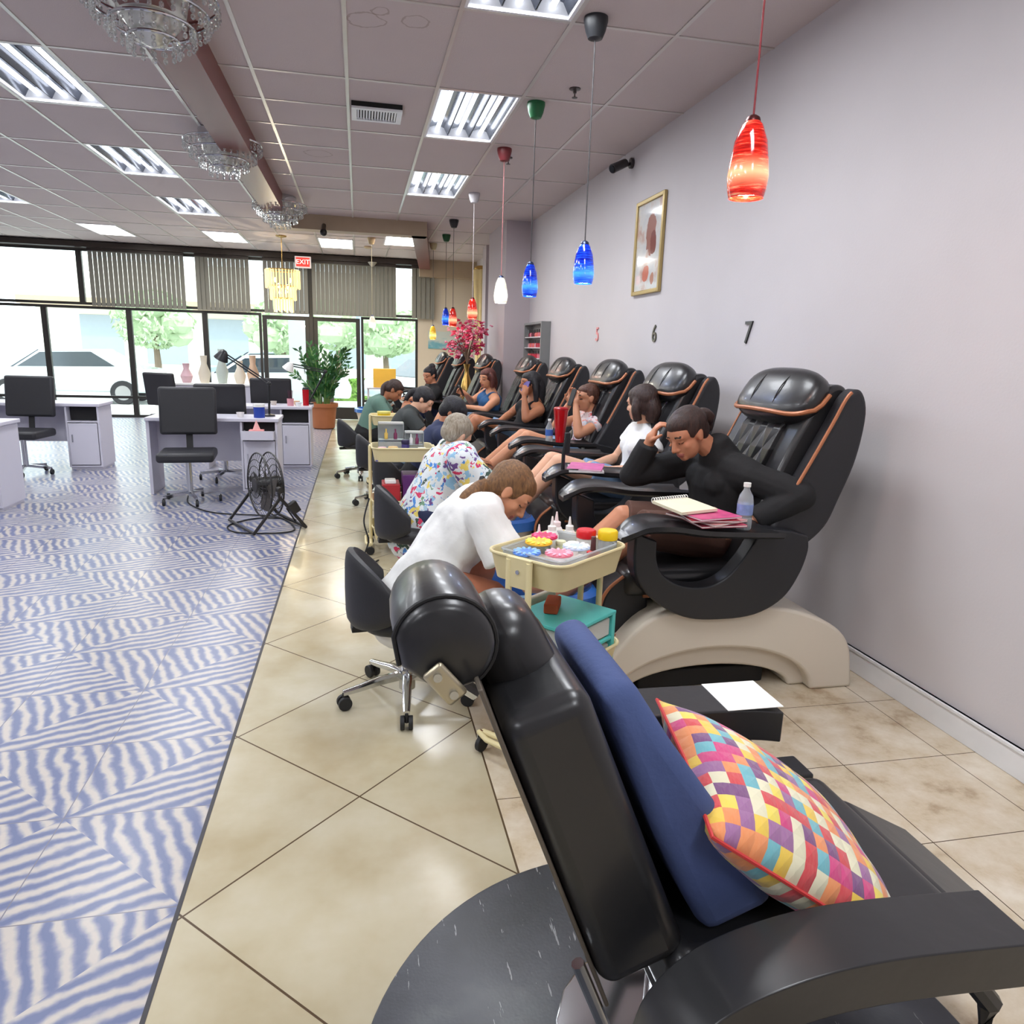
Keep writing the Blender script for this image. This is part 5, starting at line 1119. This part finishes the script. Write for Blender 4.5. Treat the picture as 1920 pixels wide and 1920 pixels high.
    if top:
        cm = MB(); e = top.get('e', .015); lo = top.get('lo', -.05)
        T_ = [(pel+up*lo, (.158*fat+e), (.12*fat+e))]+[(c, a+e, b+e) for c, a, b in tors[1:5]]+[(chest+(neck-chest)*.42, .1*fat+e*.8, .07+e)]
        if top.get('collar'): T_.append((neck, .06+e, .058+e))
        if top.get('tank'): T_ = T_[:4]+[(pel.lerp(chest, .88), .12*fat+e, .1*fat+e)]
        cm.body(T_, right, 24)
        if bust: busts(cm, e*.8)
        sl = top.get('sleeve', .5)
        if top.get('tank'):
            for s in (-1, 1): cm.tube(bez([pel.lerp(chest, .8)+right*s*.07+tf*.13, chest+right*s*.085+tf*.075+up*.04, chest+right*s*.085+up*.075, chest+right*s*.08-tf*.09+up*.02, pel.lerp(chest, .75)+right*s*.06-tf*.115], 4), .014)
        else:
            for s, (S_, el, wr) in zip((1, -1), sh):
                cm.cap(chest+right*s*.09*fat, S_, .07*fat+e, .055*fat+e, n=14)
                if sl <= 1: cm.cyl(S_, S_.lerp(el, sl), .055*fat+e, .05*fat+e*1.5, n=16)
                else:
                    cm.cap(S_, el, .053*fat+e, .043*fat+e, n=14); cm.cyl(el, el.lerp(wr, sl-1), .043*fat+e, .032*fat+e, n=14)
        for extra in top.get('extra', []): cm.cap(*extra)
        bake(cm, top.get('name', 'shirt'), [top['mat']], top.get('vox', vox), o, org, 10, None, top.get('wr', .006))
    bot = g('bottom')
    if bot:
        cm = MB(); e = bot.get('e', .016); f_ = bot.get('len', .5); cm.body([(pel-up*.05, .158*fat+e, .12*fat+e), (wst, .15*fat+e, .11*fat+e)], right, 24)
        for s, (hx, kn, an, toe) in zip((1, -1), legs):
            hx = pel+right*s*.085*fat if hx is None else V(hx); kn, an = V(kn), V(an); r1 = .09*fat+e; r2 = .062*fat+e
            if f_ <= 1: cm.cyl(hx, hx.lerp(kn, f_), r1, lerp(r1, r2, f_)+.004, n=18); cm.ell(hx, r1, n=14)
            else: cm.cap(hx, kn, r1, r2, n=16); cm.cyl(kn, kn.lerp(an, f_-1), r2, .05+e, n=16)
        bake(cm, bot.get('name', 'shorts'), [bot['mat']], vox, o, org, 2, None, .004)
    # ---- hair
    hr_ = g('hair')
    if hr_:
        cm = MB(); EE = lambda x, y, z, r: cm.ell(H(x, y, z), [q*hs for q in r], HR, n=20)
        k = hr_.get('vol', 1.0)
        EE(0, -.024, .038, (.083*k, .096*k, .09*k)); EE(0, .012, .066, (.07*k, .07*k, .052*k)); EE(0, -.05, 0, (.074*k, .06*k, .075*k))
        for pts, rr in hr_.get('locks', []):
            pts = [H(*p) for p in pts] if hr_.get('local', True) else pts
            pp = bez(pts, 5); cm.tube(pp, [(rr[0] if i < len(pp)*.25 else lerp(rr[0], rr[1], (i/len(pp)-.25)/.75))*hs for i in range(len(pp))], n=12)
        for c, r in hr_.get('blobs', []): EE(*c, r)
        ho = bake(cm, 'hair', [hr_['mat']], min(vox, .006), o, org, 2, None, .0025, 26)
        if hr_.get('tie'):
            m_ = MB(); m_.tube([p for p in hr_['tie']], .012*hs); ht = m_.build('hair_tie', rubber, o); ht.data.transform(Matrix.Translation(-org))
    return o, H
SK1 = skin('skin_tan', (206, 146, 112)); SK2 = skin('skin_light', (226, 176, 146)); SK3 = skin('skin_brown', (176, 116, 84)); SK4 = skin('skin_warm', (198, 136, 104))
HB = hairM('dark_brown_hair', (34, 22, 20), (70, 46, 38)); HK = hairM('black_hair', (14, 13, 16), (40, 38, 44)); HL = hairM('light_brown_hair', (84, 58, 38), (150, 108, 66)); HG = hairM('grey_blond_hair', (120, 104, 82), (186, 176, 158)); HR2 = hairM('auburn_hair', (52, 24, 22), (110, 52, 42))
denim = cloth('denim', (120, 150, 184)); blackC = cloth('black_cloth', (26, 26, 28)); brownC = cloth('brown_skirt', (92, 64, 54), .5); whiteC = cloth('white_cotton', (236, 236, 234)); navyC = cloth('navy_cloth', (40, 48, 80))
# --- woman in the black jacket, nearest client
person('woman in black jacket and brown skirt, forehead resting on her hand', dict(
    pel=(1.72, 3.22, .66), chest=(1.74, 3.2, 1.0), neck=(1.69, 3.2, 1.10), head=(1.53, 3.18, 1.165), look=(-.80, -.30, -.50), fwd=(-1, -.12, 0), hup=(0, .1, 1), fat=1.08, vox=.006, skin=SK4, bust=.055,
    legs=[(None, (1.30, 3.36, .72), (.95, 3.32, .42), (.8, 3.32, .37)), (None, (1.27, 3.07, .735), (.93, 3.1, .42), (.78, 3.1, .37))],
    arms=[dict(el=(1.36, 3.42, .93), wr=(1.41, 3.35, 1.10), hd=(.25, -.25, .9), palm=(.9, -.3, -.1), curl=.9), dict(sh=(1.78, 3.0, .985), el=(1.93, 2.83, .93), wr=(1.76, 2.9, .80), hd=(-.8, .3, -.35), palm=(0, 0, -1), curl=.5)],
    top=dict(mat=blackC, sleeve=1.95, collar=1, e=.022, name='jacket', wr=.008), bottom=dict(mat=brownC, len=.97, name='skirt', e=.02),
    hair=dict(mat=HB, vol=1.03, locks=[(((0, -.09, .03), (.0, -.13, .03), (0, -.15, -.01)), (.035, .035))], blobs=[((0.02, -.15, .0), (.045, .04, .05)), ((0.03, -.145, -.045), (.035, .035, .035)), ((0.05, -.13, .03), (.03, .03, .03))])))
o = MB(); o.cap((1.49, 3.02, .98), (1.52, 3.04, .86), .018, .012)
# --- woman in the white tee
person('woman in a white V neck tee with dark bobbed hair looking away from the camera', dict(
    pel=(1.84, 4.62, .62), chest=(1.90, 4.6, .98), neck=(1.90, 4.6, 1.09), head=(1.86, 4.6, 1.205), look=(-.50, .84, -.12), fwd=(-1, 0, .0), fat=1.0, vox=.007, skin=SK2, bust=.06,
    legs=[(None, (1.30, 4.78, .80), (.98, 4.74, .45), (.84, 4.74, .38)), (None, (1.28, 4.52, .82), (.98, 4.56, .46), (.84, 4.56, .38))],
    arms=[dict(el=(1.80, 4.86, .80), wr=(1.58, 4.70, .78), hd=(-.8, -.4, 0)), dict(el=(1.84, 4.33, .80), wr=(1.60, 4.46, .78), hd=(-.8, .5, .0))],
    top=dict(mat=whiteC, sleeve=.42, name='tee_shirt'), bottom=dict(mat=denim, len=.62),
    hair=dict(mat=HB, vol=1.1, locks=[(((0, -.07, .02), (0, -.1, -.05), (0, -.075, -.12)), (.06, .04)), (((-.06, -.02, .03), (-.085, -.02, -.04), (-.07, -.02, -.11)), (.036, .028)), (((.06, -.02, .03), (.085, -.02, -.04), (.07, -.02, -.11)), (.036, .028))])))
# --- woman in the floral top on the phone
pkf = floral('pink_floral_cloth', (222, 206, 206), [(210, 90, 90), (230, 150, 140), (200, 210, 220), (150, 110, 120)], 26)
person('woman in a pale floral top, brown hair tied back, holding a phone to her face', dict(
    pel=(1.90, 6.08, .62), chest=(1.99, 6.05, .94), neck=(1.985, 6.05, 1.04), head=(1.94, 6.04, 1.15), look=(-.95, -.12, -.08), fwd=(-1, 0, 0), fat=1.03, vox=.008, skin=SK1,
    legs=[(None, (1.42, 6.24, .80), (1.0, 6.2, .48), (.86, 6.2, .4)), (None, (1.40, 5.94, .82), (.98, 5.98, .48), (.84, 5.98, .4))],
    arms=[dict(el=(1.72, 6.22, .90), wr=(1.80, 6.10, 1.10), hd=(.1, -.1, .9), palm=(0, -.4, 0)), dict(el=(1.80, 5.80, .86), wr=(1.80, 5.92, 1.10), hd=(.0, .2, .9), palm=(.6, .6, 0), curl=.9)],
    top=dict(mat=pkf, sleeve=.3, name='blouse'), bottom=dict(mat=denim, len=.6),
    hair=dict(mat=hairM('chestnut_hair', (58, 34, 26), (110, 68, 48)), vol=.99, locks=[(((0, -.09, .02), (0, -.13, -.03), (0, -.12, -.10)), (.032, .014))])))
tag(MB().box((0, 0, 0), (.012, .075, .15), euler(0, .3, .2)).build('phone', rubber, bevel=.006), 'black phone held up by the woman in the floral top', 'phone').location = (1.775, 5.95, 1.16)
# --- woman in black tank, long hair, phone
person('woman in a black tank top with long black hair, phone at her ear', dict(
    pel=(1.68, 7.5, .62), chest=(1.80, 7.42, .98), neck=(1.79, 7.42, 1.09), head=(1.745, 7.40, 1.205), look=(-.93, -.12, -.05), fwd=(-1, -.1, 0), fat=1.12, vox=.008, skin=SK3, bust=.075,
    legs=[(None, (1.20, 7.66, .80), (.9, 7.6, .46), (.78, 7.6, .4)), (None, (1.18, 7.32, .82), (.88, 7.38, .46), (.76, 7.38, .4))],
    arms=[dict(el=(1.60, 7.68, .86), wr=(1.45, 7.5, .80), hd=(-.8, -.3, 0)), dict(el=(1.66, 7.17, .86), wr=(1.655, 7.26, 1.08), hd=(.2, .25, .9), palm=(.3, .8, 0), curl=.7)],
    top=dict(mat=blackC, tank=1, name='tank_top'), bottom=dict(mat=denim, len=.62),
    hair=dict(mat=HK, vol=1.06, locks=[(((0, -.07, .04), (0, -.11, -.06), (0, -.10, -.17), (0, -.08, -.25)), (.065, .05)), (((-.06, -.02, .04), (-.09, -.03, -.06), (-.085, -.03, -.2)), (.035, .025)), (((.06, -.02, .04), (.09, -.03, -.06), (.085, -.03, -.2)), (.035, .025))])))
tag(MB().box((0, 0, 0), (.012, .075, .14), euler(0, .5, .6)).build('phone', M('violet_phone', (96, 84, 150), .4), bevel=.006), 'violet cased phone at the cheek of the woman in the black tank top', 'phone').location = (1.675, 7.31, 1.17)
# --- woman in blue tank
person('woman in a blue tank top with auburn hair reaching forward with a phone', dict(
    pel=(1.52, 8.9, .64), chest=(1.60, 8.82, .98), neck=(1.58, 8.82, 1.08), head=(1.535, 8.8, 1.19), look=(-.80, -.5, -.1), fwd=(-1, -.12, 0), fat=1.08, vox=.009, skin=SK1, bust=.07,
    legs=[(None, (1.05, 9.05, .78), (.85, 9.0, .46), (.72, 9.0, .4)), (None, (1.03, 8.74, .78), (.85, 8.8, .46), (.72, 8.8, .4))],
    arms=[dict(el=(1.38, 9.04, .90), wr=(1.28, 8.84, 1.0), hd=(-.7, -.2, .3), palm=(0, -1, 0)), dict(el=(1.47, 8.55, .83), wr=(1.27, 8.66, .86), hd=(-.9, .2, 0))],
    top=dict(mat=cloth('blue_tank', (46, 92, 140)), tank=1, name='tank_top'), bottom=dict(mat=denim, len=.6),
    hair=dict(mat=HR2, vol=1.08, locks=[(((-.055, .0, .06), (-.085, -.01, 0), (-.08, 0, -.1)), (.034, .024)), (((.055, .0, .06), (.085, -.01, 0), (.08, 0, -.1)), (.034, .024)), (((0, -.07, .02), (0, -.1, -.06), (0, -.08, -.15)), (.06, .04))])))
tag(MB().box((0, 0, 0), (.012, .075, .14), euler(0, -.4, .2)).build('phone', blkP, bevel=.006), 'dark phone held out by the woman in the blue tank top', 'phone').location = (1.215, 8.79, 1.045)
# --- woman in black, farthest client
person('woman in black with her hair up, seated farthest away before the beige wall', dict(
    pel=(1.02, 10.35, .64), chest=(1.03, 10.3, .96), neck=(1.02, 10.3, 1.06), head=(.975, 10.28, 1.165), look=(-.75, -.6, -.25), fwd=(-1, -.2, 0), fat=1.05, vox=.01, skin=SK4,
    legs=[(None, (.66, 10.45, .74), (.55, 10.4, .45), (.42, 10.4, .4)), (None, (.66, 10.2, .74), (.55, 10.25, .45), (.42, 10.25, .4))],
    arms=[dict(el=(.88, 10.52, .76), wr=(.70, 10.42, .84), hd=(-.9, -.2, 0)), dict(el=(.9, 10.08, .76), wr=(.72, 10.2, .84), hd=(-.9, .2, 0))],
    top=dict(mat=blackC, sleeve=.5, name='shirt'), bottom=dict(mat=navyC, len=.9),
    hair=dict(mat=HK, vol=1.02, blobs=[((0, -.07, .11), (.05, .05, .045))])))
# --- technician in the white shirt
person('woman in a white shirt with a light brown ponytail bending over a foot bath', dict(
    pel=(.27, 3.03, .52), chest=(.50, 3.04, .84), neck=(.54, 3.04, .895), head=(.635, 3.02, .925), look=(.62, -.22, -.75), fwd=(.85, 0, -.5), hup=(.55, 0, .85), fat=1.08, vox=.006, skin=SK1, bust=.06, hs=1.02,
    legs=[(None, (.52, 2.84, .50), (.58, 2.9, .10), (.72, 2.9, .03)), (None, (.55, 3.28, .50), (.42, 3.35, .10), (.56, 3.36, .03))],
    arms=[dict(el=(.60, 2.78, .64), wr=(.80, 2.92, .60), hd=(.8, .4, -.1)), dict(el=(.66, 3.30, .62), wr=(.86, 3.2, .60), hd=(.8, -.3, -.1))],
    top=dict(mat=whiteC, sleeve=.8, lo=-.2, e=.026, name='shirt', wr=.014), bottom=dict(mat=cloth('tan_trousers', (168, 104, 76)), len=1.85, name='trousers'),
    hair=dict(mat=HL, vol=1.04, local=False, locks=[((atY(912, 906, 3.02), atY(896, 916, 3.0), atY(876, 930, 2.98), atY(866, 948, 2.97), atY(862, 962, 2.97)), (.030, .022)), ((atY(906, 918, 3.02), atY(890, 934, 3.0), atY(874, 950, 2.99)), (.028, .018))],
    tie=[atY(904, 896, 3.02), atY(899, 910, 2.99), atY(905, 926, 3.02), atY(911, 910, 3.05), atY(904, 896, 3.02)])))
# --- technician in the floral shirt
flw = floral('white_floral_cloth', (226, 232, 234), [(214, 60, 100), (80, 140, 214), (120, 160, 130), (236, 214, 110), (150, 196, 226), (110, 80, 140), (70, 90, 80), (170, 200, 220)], 27)
person('person in a white floral shirt with short grey blond hair, seen from behind', dict(
    pel=(.42, 4.52, .50), chest=(.60, 4.52, .86), neck=(.60, 4.52, .92), head=(.60, 4.53, 1.0), look=(.62, .45, -.55), fwd=(.9, 0, -.4), hup=(.3, 0, .9), fat=1.38, vox=.008, skin=SK2, bust=.04,
    legs=[(None, (.72, 4.32, .48), (.60, 4.3, .10), (.74, 4.28, .03)), (None, (.74, 4.80, .48), (.6, 4.85, .1), (.74, 4.87, .03))],
    arms=[dict(el=(.78, 4.26, .66), wr=(.93, 4.44, .62), hd=(.8, .3, 0)), dict(el=(.80, 4.82, .66), wr=(.95, 4.68, .62), hd=(.8, -.3, 0))],
    top=dict(mat=flw, sleeve=.75, e=.026, name='shirt', wr=.01, lo=-.2), bottom=dict(mat=navyC, len=1.85, name='trousers', e=.004), hair=dict(mat=HG, vol=1.03, local=True)))
# --- dark haired technician behind
person('technician with black hair bending down behind the grey blond head', dict(
    pel=(.45, 5.9, .50), chest=(.64, 5.85, .86), neck=(.68, 5.85, .94), head=(.735, 5.84, 1.02), look=(.6, -.2, -.75), fwd=(.9, 0, -.4), hup=(.5, 0, .8), fat=1.0, vox=.009, skin=SK3,
    legs=[(None, (.74, 5.66, .48), (.62, 5.65, .10), (.76, 5.64, .03)), (None, (.76, 6.1, .48), (.62, 6.12, .1), (.76, 6.14, .03))],
    arms=[dict(el=(.80, 5.62, .66), wr=(.94, 5.78, .62), hd=(.8, .3, 0)), dict(el=(.82, 6.1, .66), wr=(.96, 5.98, .62), hd=(.8, -.3, 0))],
    top=dict(mat=navyC, sleeve=.6, name='shirt'), bottom=dict(mat=blackC, len=1.85, name='trousers'), hair=dict(mat=HK, vol=1.12)))
person('technician with tied black hair leaning forward above the display boxes', dict(
    pel=(.28, 7.25, .50), chest=(.48, 7.2, .88), neck=(.54, 7.2, .96), head=(.62, 7.18, 1.03), look=(.68, -.25, -.62), fwd=(.9, 0, -.4), hup=(.5, 0, .8), fat=1.0, vox=.009, skin=SK2,
    legs=[(None, (.60, 7.02, .48), (.5, 7.0, .10), (.64, 7.0, .03)), (None, (.62, 7.45, .48), (.5, 7.5, .1), (.64, 7.5, .03))],
    arms=[dict(el=(.64, 6.98, .68), wr=(.8, 7.1, .66), hd=(.8, .3, 0)), dict(el=(.66, 7.42, .68), wr=(.82, 7.3, .66), hd=(.8, -.3, 0))],
    top=dict(mat=cloth('dark_grey_cloth', (60, 64, 64)), sleeve=.6, name='shirt'), bottom=dict(mat=denim, len=1.85, name='trousers'), hair=dict(mat=HK, vol=1.06, locks=[(((0, -.1, .03), (0, -.14, -.03), (0, -.13, -.12)), (.035, .02))])))
person('person in a grey green shirt bent forward, farthest down the aisle', dict(
    pel=(.08, 8.8, .50), chest=(.22, 8.78, .88), neck=(.30, 8.78, .965), head=(.41, 8.76, 1.03), look=(.7, -.2, -.6), fwd=(.9, 0, -.4), hup=(.5, 0, .8), fat=1.15, vox=.009, skin=SK3,
    legs=[(None, (.42, 8.6, .48), (.32, 8.58, .10), (.46, 8.58, .03)), (None, (.44, 9.0, .48), (.32, 9.05, .1), (.46, 9.05, .03))],
    arms=[dict(el=(.36, 8.52, .66), wr=(.54, 8.64, .66), hd=(.8, .3, 0)), dict(el=(.42, 9.02, .66), wr=(.58, 8.92, .66), hd=(.8, -.3, 0))],
    top=dict(mat=cloth('grey_green_cloth', (96, 128, 116)), sleeve=.6, name='shirt'), bottom=dict(mat=blackC, len=1.85, name='trousers'), hair=dict(mat=HB, vol=1.04, locks=[(((0, -.1, .03), (.02, -.12, -.05), (.05, -.06, -.14)), (.035, .02))])))
q = thing('yellow_tub', 'yellow tub on the trolley in front of the grey green shirt', 'tub', (.26, 7.95, .7105)); MB().lathe([(.001, 0), (.06, 0), (.07, .12), (.001, .12)], n=22).build('tub', col((232, 200, 40)), q); MB().lathe([(.073, .12), (.073, .14), (.001, .145)], n=22).build('lid', col((240, 226, 120)), q)
o = MB().b2((.28, 14.7, .7505), (.72, 14.9, 1.12)).build('yellow_sign_box', M('yellow_box', (236, 186, 70), .5), loc=(.5, 14.8, .7505), bevel=.01); tag(o, 'yellow orange box on the low white table by the window', 'box')
t = thing('side_table', 'low white table by the window holding the yellow box', 'table', (.5, 14.8, 0)); MB().b2((-.35, -.2, .72), (.35, .2, .75)).build('table_top', deskM, t, bevel=.004)
for sx in (-1, 1):
    for sy in (-1, 1): MB().b2((sx*.32-.015, sy*.17-.015, 0), (sx*.32+.015, sy*.17+.015, .72)).build('leg', deskM, t)

bpy.data.scenes.remove(STAGE)
